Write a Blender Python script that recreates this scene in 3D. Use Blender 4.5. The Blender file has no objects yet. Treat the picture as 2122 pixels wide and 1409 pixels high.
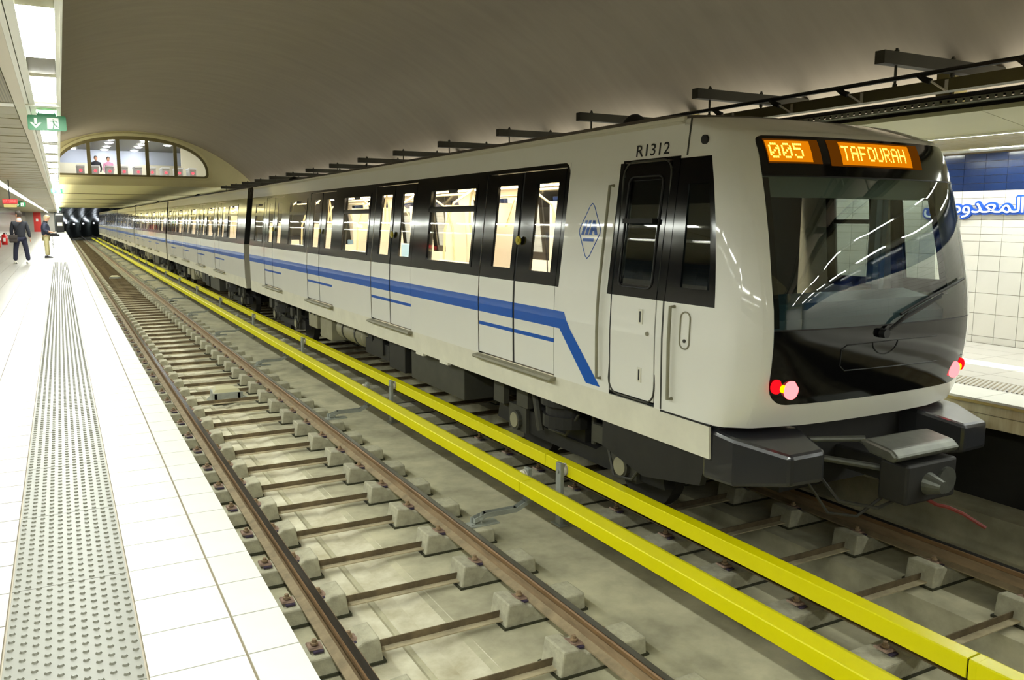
import bpy, bmesh, math, random
from mathutils import Vector, Matrix
random.seed(7)
S = bpy.context.scene
COL = S.collection
PI = math.pi
HC = 2.62                                   # camera height above the rail heads

# ------------------------------------------------------------------ camera, world, exposure
cam = bpy.data.cameras.new('camera')
cam.sensor_fit = 'HORIZONTAL'; cam.sensor_width = 36.0
cam.lens = 36.0 * 1720.1 / 2122
cam.clip_start = 0.05; cam.clip_end = 400
cobj = bpy.data.objects.new('camera', cam)
COL.objects.link(cobj)
Yv = Vector((122.35 - 1061, -(454.41 - 704.5), -1720.1)).normalized()
Xv = Vector((1, -0.00294, 0)); Xv = (Xv - Xv.dot(Yv) * Yv).normalized()
Zv = Xv.cross(Yv)
Rm = Matrix((Xv, Yv, Zv))
cobj.matrix_world = Matrix.Translation((0, 0, HC)) @ Rm.to_4x4()
S.camera = cobj
w = bpy.data.worlds.new('station_air'); S.world = w; w.use_nodes = True
w.node_tree.nodes['Background'].inputs[0].default_value = (1.0, 0.97, 0.86, 1)
w.node_tree.nodes['Background'].inputs[1].default_value = 0.004
S.view_settings.view_transform = 'Standard'
S.view_settings.look = 'None'
S.view_settings.gamma = 1
S.view_settings.exposure = 1.8
S.view_settings.use_curve_mapping = False
S.cycles.use_denoising = True
S.cycles.max_bounces = 8
S.cycles.diffuse_bounces = 5
S.cycles.glossy_bounces = 4
S.cycles.transparent_max_bounces = 12
S.cycles.sample_clamp_indirect = 6
ADDED_STRIP = 3.9  # radiance of the unseen strips added on top of the canopies
TUBE = 30.0                                  # radiance of the canopy lamps

# ------------------------------------------------------------------ materials
def lin(c):
    return tuple(((v / 255) / 12.92 if v / 255 <= .04045 else ((v / 255 + .055) / 1.055) ** 2.4) for v in c) + (1,)
def mat(name, col, rough=.6, metal=0, noise=0, scale=8, coat=0, bump=0, emit=0, spec=.5, stretch=None, col2=None, rand=0):
    m = bpy.data.materials.new(name); m.use_nodes = True
    nt = m.node_tree; b = nt.nodes['Principled BSDF']
    c = lin(col)
    b.inputs['Base Color'].default_value = c
    b.inputs['Roughness'].default_value = rough
    b.inputs['Metallic'].default_value = metal
    b.inputs['Coat Weight'].default_value = coat
    b.inputs['Coat Roughness'].default_value = .04
    b.inputs['Specular IOR Level'].default_value = spec
    if emit:
        b.inputs['Emission Color'].default_value = c
        b.inputs['Emission Strength'].default_value = emit
    last = None
    if noise or bump:
        tc = nt.nodes.new('ShaderNodeTexCoord'); mp = nt.nodes.new('ShaderNodeMapping')
        nt.links.new(tc.outputs['Object'], mp.inputs['Vector'])
        if stretch: mp.inputs['Scale'].default_value = stretch
        n = nt.nodes.new('ShaderNodeTexNoise'); n.inputs['Scale'].default_value = scale
        n.inputs['Detail'].default_value = 6; n.inputs['Roughness'].default_value = .62
        nt.links.new(mp.outputs[0], n.inputs['Vector'])
        if noise:
            mx = nt.nodes.new('ShaderNodeMix'); mx.data_type = 'RGBA'
            d = lin(col2) if col2 else tuple(v * (1 - noise) for v in c[:3]) + (1,)
            mx.inputs[6].default_value = d
            mx.inputs[7].default_value = c if col2 else tuple(min(1, v * (1 + noise * .5)) for v in c[:3]) + (1,)
            r = nt.nodes.new('ShaderNodeMapRange'); r.inputs[1].default_value = .32; r.inputs[2].default_value = .68
            nt.links.new(n.outputs[0], r.inputs[0]); nt.links.new(r.outputs[0], mx.inputs[0])
            nt.links.new(mx.outputs[2], b.inputs['Base Color']); last = mx.outputs[2]
        if bump:
            bp = nt.nodes.new('ShaderNodeBump'); bp.inputs['Strength'].default_value = bump; bp.inputs['Distance'].default_value = .02
            nt.links.new(n.outputs[0], bp.inputs['Height']); nt.links.new(bp.outputs[0], b.inputs['Normal'])
    if rand:
        oi = nt.nodes.new('ShaderNodeObjectInfo'); hs = nt.nodes.new('ShaderNodeHueSaturation')
        rr = nt.nodes.new('ShaderNodeMapRange'); rr.inputs[3].default_value = 1 - rand; rr.inputs[4].default_value = 1 + rand
        nt.links.new(oi.outputs['Random'], rr.inputs[0]); nt.links.new(rr.outputs[0], hs.inputs['Value'])
        if last: nt.links.new(last, hs.inputs['Color'])
        else: hs.inputs['Color'].default_value = c
        nt.links.new(hs.outputs[0], b.inputs['Base Color'])
    return m
def emis(name, col, k):
    m = bpy.data.materials.new(name); m.use_nodes = True; nt = m.node_tree; nt.nodes.clear()
    e = nt.nodes.new('ShaderNodeEmission'); o = nt.nodes.new('ShaderNodeOutputMaterial')
    e.inputs[0].default_value = lin(col); e.inputs[1].default_value = k
    nt.links.new(e.outputs[0], o.inputs[0]); return m
def glass(name, tint, ior=1.5, rough=0.0, extra=0.0):
    m = bpy.data.materials.new(name); m.use_nodes = True; nt = m.node_tree; nt.nodes.clear()
    t = nt.nodes.new('ShaderNodeBsdfTransparent'); t.inputs[0].default_value = tint + (1,)
    g = nt.nodes.new('ShaderNodeBsdfGlossy'); g.inputs['Roughness'].default_value = rough
    ge = nt.nodes.new('ShaderNodeNewGeometry'); dt = nt.nodes.new('ShaderNodeVectorMath'); dt.operation = 'DOT_PRODUCT'
    nt.links.new(ge.outputs['Normal'], dt.inputs[0]); nt.links.new(ge.outputs['Incoming'], dt.inputs[1])
    f0 = ((ior - 1) / (ior + 1)) ** 2 * 2 + extra
    def mt(op, i, v):
        n = nt.nodes.new('ShaderNodeMath'); n.operation = op; nt.links.new(i, n.inputs[0])
        if v is not None: n.inputs[1].default_value = v
        n.use_clamp = op != 'ABSOLUTE'; return n
    ab = mt('ABSOLUTE', dt.outputs['Value'], None)
    sb = nt.nodes.new('ShaderNodeMath'); sb.operation = 'SUBTRACT'; sb.inputs[0].default_value = 1; sb.use_clamp = True; nt.links.new(ab.outputs[0], sb.inputs[1])
    pw = mt('POWER', sb.outputs[0], 5); ml = mt('MULTIPLY', pw.outputs[0], 1 - f0); a = mt('ADD', ml.outputs[0], f0)
    x = nt.nodes.new('ShaderNodeMixShader'); o = nt.nodes.new('ShaderNodeOutputMaterial')
    nt.links.new(a.outputs[0], x.inputs[0])
    nt.links.new(t.outputs[0], x.inputs[1]); nt.links.new(g.outputs[0], x.inputs[2]); nt.links.new(x.outputs[0], o.inputs[0]); return m
def dotted(name, col, dark, px, py, r):      # perforated metal sheet, holes as procedural dots
    m = bpy.data.materials.new(name); m.use_nodes = True; nt = m.node_tree; b = nt.nodes['Principled BSDF']
    tc = nt.nodes.new('ShaderNodeTexCoord'); sp = nt.nodes.new('ShaderNodeSeparateXYZ'); nt.links.new(tc.outputs['Object'], sp.inputs[0])
    def mth(op, a, bb=None, v=None):
        n = nt.nodes.new('ShaderNodeMath'); n.operation = op
        nt.links.new(a, n.inputs[0])
        if bb is not None: nt.links.new(bb, n.inputs[1])
        elif v is not None: n.inputs[1].default_value = v
        return n.outputs[0]
    def cell(s, p):
        return mth('SUBTRACT', mth('FRACT', mth('DIVIDE', s, v=p)), v=.5)
    fx, fy = cell(sp.outputs[0], px), cell(sp.outputs[1], py)
    dd = mth('ADD', mth('MULTIPLY', fx, fx), mth('MULTIPLY', fy, fy))
    k = mth('LESS_THAN', dd, v=r * r)
    mx = nt.nodes.new('ShaderNodeMix'); mx.data_type = 'RGBA'; mx.inputs[6].default_value = lin(col); mx.inputs[7].default_value = lin(dark)
    nt.links.new(k, mx.inputs[0]); nt.links.new(mx.outputs[2], b.inputs['Base Color']); b.inputs['Roughness'].default_value = .5
    return m

M = {}
M['tile'] = mat('pale_floor_tile', (158, 154, 147), .28, noise=.05, scale=3, rand=.025)
M['tile_edge'] = mat('white_edge_tile', (194, 193, 184), .3, noise=.04, scale=4, rand=.02)
M['grout'] = mat('floor_grout', (104, 94, 72), .8)
M['tactile'] = mat('grey_tactile_tile', (98, 97, 85), .45, noise=.08, scale=6, rand=.03)
M['tactile_rim'] = mat('tactile_rim', (128, 118, 98), .5)
M['concrete'] = mat('track_slab_concrete', (176, 171, 142), .85, noise=.35, scale=2.2, bump=.35)
M['concrete_pale'] = mat('washed_slab_concrete', (206, 202, 178), .85, noise=.5, scale=3, bump=.4, col2=(160, 152, 122))
M['block'] = mat('sleeper_concrete', (166, 162, 138), .9, noise=.22, scale=14, bump=.5, rand=.08)
M['boot'] = mat('mossy_rubber_boot', (52, 52, 30), .8, noise=.4, scale=20)
M['rail'] = mat('rusty_rail_steel', (150, 128, 98), .65, metal=.25, noise=.35, scale=5, stretch=(3, .6, 3))
M['rail_foot'] = mat('dusty_rail_foot', (142, 126, 96), .85, noise=.3, scale=9)
M['rail_head'] = mat('worn_rail_head', (112, 110, 106), .22, metal=.85, noise=.3, scale=2, stretch=(8, .4, 1), col2=(84, 78, 68))
M['head_rust'] = mat('rail_head_rust', (130, 100, 66), .5, metal=.2, noise=.35, scale=4, stretch=(4, .5, 4))
M['bar_lit'] = mat('lit_tie_bar_flange', (170, 158, 126), .9, noise=.3, scale=7)  # paler than the bar: light on the flat flange is put into its colour
M['bar'] = mat('rusty_tie_bar', (112, 98, 72), .8, metal=.2, noise=.45, scale=7)
M['clip'] = mat('rusty_clip', (150, 126, 108), .7, metal=.3, noise=.3, scale=20)
M['clip_pad'] = mat('purple_clip_pad', (56, 46, 66), .7)
M['galv'] = mat('galvanised_steel', (158, 162, 152), .5, metal=.15, noise=.25, scale=6)
M['yellow'] = mat('yellow_cover', (232, 224, 0), .34, noise=.03, scale=2)
M['insul'] = mat('white_insulator', (205, 200, 186), .3)
M['dark_rail'] = mat('conductor_rail_dark', (40, 36, 30), .5, metal=.4)
M['vault'] = mat('vault_concrete', (164, 154, 136), .85, noise=.07, scale=.9, bump=.12, stretch=(1, 4, 1))
M['khaki'] = mat('khaki_plaster', (232, 225, 176), .7, noise=.05, scale=1.0)
M['canopy'] = mat('canopy_panel_metal', (142, 131, 82), .45, noise=.04, scale=2, rand=.03)
M['fascia'] = mat('fascia_panel_grey', (158, 155, 120), .5, noise=.04, scale=2)
M['canopy_white'] = mat('canopy_trim_metal', (226, 224, 206), .35)
M['perf'] = dotted('perforated_ceiling_metal', (146, 136, 98), (66, 60, 40), .018, .026, .3)
M['slot'] = dotted('slotted_ceiling_strip', (218, 208, 186), (120, 110, 84), .2, .05, .12)
M['lamp_gap'] = mat('lamp_channel_end', (120, 112, 90), .5)
M['tunlamp'] = emis('tunnel_lamp_glass', (236, 246, 255), 3)
M['lamp2'] = emis('inner_lamp_diffuser', (250, 255, 247), TUBE * .5)
M['lamp'] = emis('lamp_diffuser', (250, 255, 247), TUBE)
M['wall_white'] = mat('white_wall_tile', (188, 185, 176), .16, noise=.03, scale=3, rand=.03)
M['wall_blue'] = mat('blue_wall_tile', (16, 32, 66), .14, noise=.06, scale=3, rand=.06)
M['wall_grout'] = mat('wall_grout', (128, 114, 92), .8)
M['plat_side'] = mat('platform_side_concrete', (214, 208, 172), .8, noise=.3, scale=3, stretch=(1, 3, .5), col2=(172, 154, 116))
M['nose_yellow'] = mat('ochre_nosing', (170, 152, 92), .6)
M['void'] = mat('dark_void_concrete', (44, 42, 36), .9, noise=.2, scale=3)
M['tunnel'] = mat('tunnel_lining', (74, 80, 76), .25, noise=.2, scale=2)
M['white'] = mat('train_white_paint', (240, 239, 228), .42, coat=.7, noise=.015, scale=2)
M['white_shade'] = mat('train_end_shaded_white', (176, 172, 156), .5)  # white end paint, darkened to paint in the shade between cars
M['crease'] = mat('train_lower_white', (206, 204, 190), .42, coat=.5, noise=.03, scale=2)
M['skirt'] = mat('train_skirt_white', (228, 225, 206), .5, coat=.3, noise=.08, scale=3)
M['blue'] = mat('train_blue_stripe', (0, 88, 186), .4, coat=.3)
M['lightblue'] = mat('train_light_blue_edge', (96, 130, 190), .35, coat=.7)
M['black'] = mat('train_black_gloss', (10, 10, 11), .10, coat=0, spec=.55)
M['blackm'] = mat('black_rubber', (18, 18, 17), .6)
M['roof'] = mat('train_roof_grey', (84, 76, 64), .6, noise=.1, scale=3)
M['gutter'] = mat('gutter_cream', (214, 210, 190), .4)
M['under'] = mat('underfloor_dark', (30, 29, 26), .6, noise=.35, scale=5)
M['under2'] = mat('underfloor_grey', (62, 61, 52), .6, noise=.2, scale=5)
M['under3'] = mat('underfloor_pale_box', (140, 136, 112), .6, noise=.15, scale=5)
M['bumper'] = mat('bumper_dark_grey', (44, 45, 48), .3, coat=.5)
M['steelpale'] = mat('coupler_steel', (104, 106, 98), .45, metal=.6, noise=.2, scale=9)
M['red_handle'] = mat('red_hose', (116, 42, 32), .5)
M['interior'] = mat('car_interior_cream', (236, 226, 206), .5)
M['interior_floor'] = mat('car_floor', (120, 116, 108), .6)
M['cabdark'] = mat('cab_lining_dark', (62, 68, 68), .6)
M['cabgrey'] = mat('cab_lining_grey', (118, 132, 124), .6)
M['cabpost'] = mat('cab_post_blue_grey', (128, 158, 172), .5)
M['seat'] = mat('light_blue_seat', (160, 196, 222), .5)
M['pole'] = mat('cream_grab_pole', (226, 214, 172), .3)
M['carlamp'] = emis('car_ceiling_lamp', (255, 240, 214), 9.6)
M['glass'] = glass('car_window_glass', (.94, .93, .9), 1.45, 0, .02)
M['glass_dark'] = glass('cab_side_glass', (.34, .38, .38), 1.5, 0, .03)
M['windshield'] = glass('windshield_glass', (.62, .68, .62), 1.5, 0, .03)
M['hallglass'] = glass('hall_window_glass', (.95, .96, .96), 1.45)
M['amber'] = emis('amber_display_glow', (242, 136, 6), 0.256)
M['amber_dim'] = emis('amber_display_dim', (120, 64, 6), .16)
M['led'] = emis('amber_led_dots', (255, 170, 60), 2.0)
M['tail_bright'] = emis('tail_light_lit', (255, 90, 92), 1.4300000000000002)
M['tail_red'] = emis('tail_light_red', (235, 14, 24), 0.55)
M['tail_yellow'] = emis('tail_light_yellow', (250, 220, 0), 0.66)
M['green'] = mat('exit_green', (0, 112, 60), .4, emit=.08)
M['exit_white'] = mat('exit_white', (222, 230, 214), .4, emit=.12)
M['redled'] = emis('red_led_text', (255, 92, 84), 1.2100000000000002)
M['redboard'] = mat('red_led_board', (120, 6, 8), .4, emit=.6)
M['red'] = mat('red_enamel', (196, 24, 22), .3)
M['redpanel'] = mat('red_panel', (206, 50, 44), .5)
M['pinkpanel'] = mat('pink_poster', (226, 178, 176), .5)
M['sign_blue'] = mat('station_sign_blue', (0, 66, 165), .4, emit=.03)
M['sign_white'] = mat('station_sign_white', (214, 220, 226), .4)
M['darkmetal'] = mat('dark_painted_steel', (66, 64, 52), .6, metal=.2, noise=.12, scale=4)
M['olive'] = mat('olive_cable_trunk', (96, 90, 56), .55, noise=.1, scale=4)
M['cablegrey'] = mat('grey_cable_tray', (112, 112, 96), .5, metal=.3)
M['blackcable'] = mat('black_cable', (24, 22, 18), .5)
M['frame'] = mat('hall_window_frame', (138, 128, 88), .6)
M['hallwall'] = mat('hall_blue_white_wall', (196, 204, 220), .6)
M['halllow'] = mat('hall_cream_wall', (236, 230, 205), .6)
M['hallceil'] = mat('hall_dark_ceiling', (84, 86, 86), .6)
M['halllamp'] = emis('hall_lamp', (250, 252, 255), 30)
M['gate_body'] = mat('ticket_gate_body', (186, 186, 180), .4)
M['gate_red'] = emis('gate_red_symbol', (255, 70, 80), 0.8800000000000001)
M['suit'] = mat('charcoal_suit', (34, 35, 43), .8, noise=.15, scale=20)
M['jeans'] = mat('dark_navy_trousers', (28, 30, 52), .8, noise=.15, scale=20)
M['navy'] = mat('navy_jacket', (46, 50, 70), .8, noise=.15, scale=20)
M['blackcloth'] = mat('black_cloth', (26, 24, 26), .8)
M['khakicloth'] = mat('khaki_trousers', (188, 178, 132), .8, noise=.08, scale=20)
M['skin'] = mat('skin_tone', (208, 152, 122), .5)
M['hair_dark'] = mat('dark_brown_hair', (58, 48, 38), .7, noise=.3, scale=60)
M['hair_grey'] = mat('grey_blond_hair', (176, 156, 122), .7, noise=.25, scale=60)
M['shirt'] = mat('white_shirt', (230, 230, 226), .7)
M['shoe_white'] = mat('white_shoe', (226, 222, 206), .5)
M['bag'] = mat('dark_brown_bag', (54, 44, 38), .6)
M['pinkcloth'] = mat('pink_cloth', (216, 150, 178), .8)
M['balise'] = mat('balise_plastic', (176, 172, 136), .5)

# ------------------------------------------------------------------ mesh helpers
ORG = {}
class MB:
    def __init__(s): s.v = []; s.f = []; s.m = []
    def add(s, vs, fs, k=0):
        n = len(s.v); s.v += [tuple(p) for p in vs]
        for f in fs: s.f.append([n + i for i in f]); s.m.append(k)
        return s
    def box(s, x0, x1, y0, y1, z0, z1, k=0, bottom=True):
        v = [(x0, y0, z0), (x1, y0, z0), (x1, y1, z0), (x0, y1, z0), (x0, y0, z1), (x1, y0, z1), (x1, y1, z1), (x0, y1, z1)]
        f = [(4, 5, 6, 7), (0, 1, 5, 4), (1, 2, 6, 5), (2, 3, 7, 6), (3, 0, 4, 7)]
        if bottom: f.append((3, 2, 1, 0))
        return s.add(v, f, k)
    def quad(s, a, b, c, d, k=0): return s.add([a, b, c, d], [(0, 1, 2, 3)], k)
    def prism_y(s, prof, y0, y1, k=0, caps=True):       # profile [(x,z)] extruded along y
        n = len(prof)
        v = [(x, y0, z) for x, z in prof] + [(x, y1, z) for x, z in prof]
        f = [(i, (i + 1) % n, n + (i + 1) % n, n + i) for i in range(n)]
        if caps: f += [tuple(range(n))[::-1], tuple(range(n, 2 * n))]
        return s.add(v, f, k)
    def prism_x(s, prof, x0, x1, k=0):                  # profile [(y,z)] extruded along x
        n = len(prof)
        v = [(x0, y, z) for y, z in prof] + [(x1, y, z) for y, z in prof]
        f = [(i, (i + 1) % n, n + (i + 1) % n, n + i) for i in range(n)] + [tuple(range(n))[::-1], tuple(range(n, 2 * n))]
        return s.add(v, f, k)
    def cyl(s, a, b, r, n=12, k=0, r2=None, caps=True):
        a = Vector(a); b = Vector(b); d = (b - a).normalized(); u = d.orthogonal().normalized(); w_ = d.cross(u)
        r2 = r if r2 is None else r2; v = []
        for i in range(n):
            t = 2 * PI * i / n; o = u * math.cos(t) + w_ * math.sin(t); v.append(a + o * r)
        for i in range(n):
            t = 2 * PI * i / n; o = u * math.cos(t) + w_ * math.sin(t); v.append(b + o * r2)
        f = [(i, (i + 1) % n, n + (i + 1) % n, n + i) for i in range(n)]
        if caps: f += [tuple(range(n))[::-1], tuple(range(n, 2 * n))]
        return s.add(v, f, k)
    def tube(s, pts, r, n=8, k=0):
        pts = [Vector(p) for p in pts]; v = []; m = len(pts)
        up = None
        for i, p in enumerate(pts):
            d = (pts[min(i + 1, m - 1)] - pts[max(i - 1, 0)]).normalized()
            u = d.orthogonal().normalized() if up is None else (up - up.dot(d) * d).normalized(); up = u
            w_ = d.cross(u)
            for j in range(n):
                t = 2 * PI * j / n; v.append(p + (u * math.cos(t) + w_ * math.sin(t)) * r)
        f = [(i * n + j, i * n + (j + 1) % n, (i + 1) * n + (j + 1) % n, (i + 1) * n + j) for i in range(m - 1) for j in range(n)]
        f += [tuple(range(n))[::-1], tuple(range((m - 1) * n, m * n))]
        return s.add(v, f, k)
    def ball(s, c, rx, ry, rz, n=12, m=8, k=0, top=False):
        v = []; 
        for i in range(m + 1):
            t = (PI / 2 if top else PI) * i / m
            for j in range(n):
                a = 2 * PI * j / n; v.append((c[0] + rx * math.sin(t) * math.cos(a), c[1] + ry * math.sin(t) * math.sin(a), c[2] + rz * math.cos(t)))
        f = [(i * n + j, (i + 1) * n + j, (i + 1) * n + (j + 1) % n, i * n + (j + 1) % n) for i in range(m) for j in range(n)]
        return s.add(v, f, k)
    def grid(s, rows, k=0, flip=False):
        n = len(rows[0]); v = [p for r in rows for p in r]
        f = []
        for i in range(len(rows) - 1):
            for j in range(n - 1):
                q = (i * n + j, i * n + j + 1, (i + 1) * n + j + 1, (i + 1) * n + j)
                f.append(q[::-1] if flip else q)
        return s.add(v, f, k)
    def build(s, name, mats, parent=None, smooth=False, bevel=0, label=None, kind=None, org=None, recalc=False):
        if not isinstance(mats, (list, tuple)): mats = [mats]
        me = bpy.data.meshes.new(name)
        xs = [p[0] for p in s.v]; ys = [p[1] for p in s.v]; zs = [p[2] for p in s.v]
        if parent is not None: o0 = ORG[parent.name]
        elif org is not None: o0 = org
        else: o0 = ((min(xs) + max(xs)) / 2, (min(ys) + max(ys)) / 2, min(zs))
        me.from_pydata([(p[0] - o0[0], p[1] - o0[1], p[2] - o0[2]) for p in s.v], [], s.f)
        for m_ in mats: me.materials.append(M[m_] if isinstance(m_, str) else m_)
        if len(mats) > 1: me.polygons.foreach_set('material_index', s.m)
        if smooth: me.polygons.foreach_set('use_smooth', [True] * len(me.polygons))
        if recalc:
            b = bmesh.new(); b.from_mesh(me); bmesh.ops.remove_doubles(b, verts=b.verts, dist=1e-5); bmesh.ops.recalc_face_normals(b, faces=b.faces); b.to_mesh(me); b.free()
        me.update()
        o = bpy.data.objects.new(name, me); COL.objects.link(o)
        if parent is None: o.location = o0
        else: o.parent = parent
        ORG[o.name] = o0
        if bevel:
            bv = o.modifiers.new('bevel', 'BEVEL'); bv.width = bevel; bv.segments = 2; bv.limit_method = 'ANGLE'
        if label: o['label'] = label
        if kind: o['kind'] = kind
        return o
def thing(name, loc, label, cat, group=None):
    o = bpy.data.objects.new(name, None); COL.objects.link(o); o.location = loc; o.empty_display_size = .1
    ORG[o.name] = tuple(loc)
    o['label'] = label; o['category'] = cat
    if group: o['group'] = group
    return o
def tag(o, label, cat, group=None):
    o['label'] = label; o['category'] = cat
    if group: o['group'] = group
    return o
def dup(o, loc=None, parent=None, label=None):
    c = o.copy(); COL.objects.link(c); c.parent = parent
    if loc is not None: c.location = loc; ORG[c.name] = tuple(loc)
    if label: c['label'] = label
    for ch in list(o.children): dup(ch, None, c)
    return c
def piece(me_src, name, loc, parent):                    # a light copy of one piece of a surface
    o = bpy.data.objects.new(name, me_src); COL.objects.link(o); o.parent = parent
    p = ORG[parent.name]; o.location = (loc[0] - p[0], loc[1] - p[1], loc[2] - p[2]); return o
def interp(t, v):
    if v <= t[0][0]: return t[0][1]
    for (a, b), (c, d) in zip(t, t[1:]):
        if v <= c: return b + (d - b) * (v - a) / (c - a)
    return t[-1][1]
def mesh_box(name, dx, dy, dz, m, bev=0):                # centred in x, y; top at z = 0
    b = bmesh.new(); bmesh.ops.create_cube(b, size=1)
    for v in b.verts: v.co = Vector((v.co.x * dx, v.co.y * dy, (v.co.z - .5) * dz))
    if bev: bmesh.ops.bevel(b, geom=[e for e in b.edges if all(v.co.z > -dz / 2 for v in e.verts)], offset=bev, segments=1, affect='EDGES')
    me = bpy.data.meshes.new(name); b.to_mesh(me); b.free(); me.materials.append(M[m]); return me
def text_mesh(body, size, name='t', bold=0, shear=0):
    c = bpy.data.curves.new(name, 'FONT'); c.body = body; c.size = size; c.offset = bold; c.shear = shear; c.resolution_u = 3
    o = bpy.data.objects.new(name, c); COL.objects.link(o); bpy.context.view_layer.update()
    me = bpy.data.meshes.new_from_object(o.evaluated_get(bpy.context.evaluated_depsgraph_get()))
    v = [tuple(p.co[:2]) for p in me.vertices]; f = [tuple(p.vertices) for p in me.polygons]
    bpy.data.objects.remove(o); bpy.data.curves.remove(c); bpy.data.meshes.remove(me); return v, f

# ================================================================== THE SETTING
XW = 10.2; XL = -3.7
YB = -9.0                                             # back of the modelled station
YM = 40.0                                              # mezzanine wall
YE = 123.0                                             # end of platforms, tunnel mouth
HP = 1.10                                              # platform height
TP = 0.3197                                            # tile pitch

# ---- left platform
fl = MB().box(-3.7, .655, YB, YE, .9, HP - .006).box(-3.7, .40, YB, YE, -.5, .9).build('floor', 'grout', kind='structure')
gap = .007
cols = [(.665 - .178, .672, 'tile_edge'), (.165, .165 + .3197, 'tile_edge')] + [(-.275 - TP * (i + 1), -.275 - TP * i, 'tile') for i in range(10)]
y_ref = 2.858
meshes = {}
for (a, b, m) in cols[:5]:
    key = round(b - a, 3), m
    if key not in meshes: meshes[key] = mesh_box('paving_tile', b - a - gap, TP - gap, .02, m)
    for k in range(-3, 24):
        piece(meshes[key], 'paving_tile', ((a + b) / 2, y_ref + TP * (k + .5), HP), fl)
far = {'tile': MB(), 'tile_edge': MB()}
for ci, (a, b, m) in enumerate(cols):
    y = y_ref + TP * (24 if ci < 5 else -3)
    while y < YE - .4:
        g = gap if y < 45 else gap * .6
        far[m].box(a + g / 2, b - g / 2, y + g / 2, y + TP - g / 2, HP - .02, HP, bottom=False); y += TP
    y = y_ref - TP * (4 if ci < 5 else 4)
    while y > YB:
        far[m].box(a + gap / 2, b - gap / 2, y + gap / 2, y + TP - gap / 2, HP - .02, HP, bottom=False); y -= TP
far['tile'].build('paving_tile_field', 'tile', fl, kind='stuff')
far['tile_edge'].build('edge_tile_field', 'tile_edge', fl, kind='stuff')
pm = mesh_box('tactile_panel', .428, TP * 3 - .004, .02, 'tactile')
for k in range(-1, 12): piece(pm, 'tactile_panel', (-.055, y_ref + TP * 3 * (k + .5), HP - .0005), fl)
MB().box(-.269, .159, y_ref + TP * 36, YE, HP - .02, HP - .0005, bottom=False).box(-.269, .159, YB, y_ref - TP * 3 - .004, HP - .02, HP - .0005, bottom=False).build('tactile_panel_field', 'tactile', fl, kind='stuff')
MB().box(-.274, -.269, YB, YE, HP - .02, HP + .001, bottom=False).box(.159, .164, YB, YE, HP - .02, HP + .001, bottom=False).build('tactile_rim', 'tactile_rim', fl)
st = MB()
def stud(cx, cy, big):
    n = 7 if big else 4; hx, hy, hz = .0125, .0125, .006
    v = []
    for i in range(n):
        t = 2 * PI * i / n; v.append((cx + hx * math.cos(t), cy + hy * math.sin(t), HP - .001))
    for i in range(n):
        t = 2 * PI * i / n; v.append((cx + hx * .6 * math.cos(t), cy + hy * .6 * math.sin(t), HP + hz))
    f = [(i, (i + 1) % n, n + (i + 1) % n, n + i) for i in range(n)] + [tuple(range(n, 2 * n))]
    st.add(v, f)
y = -2.0
while y < 34:
    for i in range(11):
        stud(-.252 + .0394 * i, y + (i % 2) * .033, y < 9)
    y += .066
st.build('tactile_stud', 'tactile', fl, kind='stuff', smooth=False)

# ---- track bed between the platforms
tb = MB()
prof = [(.40, -.31), (1.90, -.31), (1.93, -.33), (2.13, -.35), (2.16, -.345), (2.36, -.30), (5.02, -.30), (5.04, -.50), (5.72, -.50), (5.74, -.30), (6.62, -.30), (6.66, -.24), (6.92, -.24), (6.92, .10), (7.32, .10), (7.34, -.3), (7.7, -.3), (7.7, -1), (.40, -1)]
tb.prism_y(prof, YB - 30, YE + 45)
tbo = tb.build('floor_trackbed', 'concrete', kind='structure')
lane = MB()
lane.box(1.97, 2.12, YB, YE, -.36, -.3275, bottom=False).box(1.60, 1.90, YB, YE, -.33, -.3085, bottom=False)
lane.prism_y([(2.13, -.36), (2.37, -.36), (2.37, -.2985), (2.16, -.343), (2.13, -.348)], YB, YE)
lane.build('washed_concrete_strip', 'concrete_pale', tbo)

# ---- right platform
fr = MB().box(6.98, 10.2, YB, YE, .95, HP - .006).box(7.7, 10.2, YB, YE, -.5, .95).build('floor_right', 'grout', kind='structure')
def rows_field(x0, x1, y0, y1, m, par, name, py=TP, z=HP):
    b = MB(); y = y0
    while y < y1 - .05:
        b.box(x0 + gap / 2, x1 - gap / 2, y + gap / 2, min(y1, y + py) - gap / 2, z - .02, z, bottom=False); y += py
    return b.build(name, m, par, kind='stuff')
cr = [(6.93, 7.42, 'tile_edge'), (7.84, 8.16, 'tile'), (8.16, 8.56, 'tile'), (8.56, 8.9, 'tile_edge'), (8.9, 9.3, 'tile'), (9.3, 9.75, 'tile'), (9.75, 10.19, 'tile')]
for a, b, m in cr:
    me = mesh_box('paving_tile', b - a - gap, TP * 2 - gap, .02, m)
    for k in range(9): piece(me, 'paving_tile', ((a + b) / 2, 2.4 + TP * 2 * (k + .5), HP), fr)
    rows_field(a, b, 2.4 + TP * 18, 60, m, fr, 'paving_tile_field', TP * 2)
    MB().box(a + .002, b - .002, YB, 2.4, HP - .02, HP, bottom=False).box(a + .002, b - .002, 60, YE, HP - .02, HP, bottom=False).build('paving_tile_field', m, fr, kind='stuff')
MB().box(7.422, 7.838, YB, YE, HP - .02, HP - .001, bottom=False).build('tactile_strip', 'tile', fr)
tb2 = MB(); y = 2.0
while y < 16:
    tb2.add([(7.44, y, HP - .002), (7.82, y + .14, HP - .002), (7.82, y + .16, HP - .002), (7.44, y + .02, HP - .002), (7.44, y + .005, HP + .006), (7.82, y + .145, HP + .006), (7.82, y + .155, HP + .006), (7.44, y + .015, HP + .006)], [(4, 5, 6, 7), (0, 1, 5, 4), (2, 3, 7, 6)]); y += .045
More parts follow.
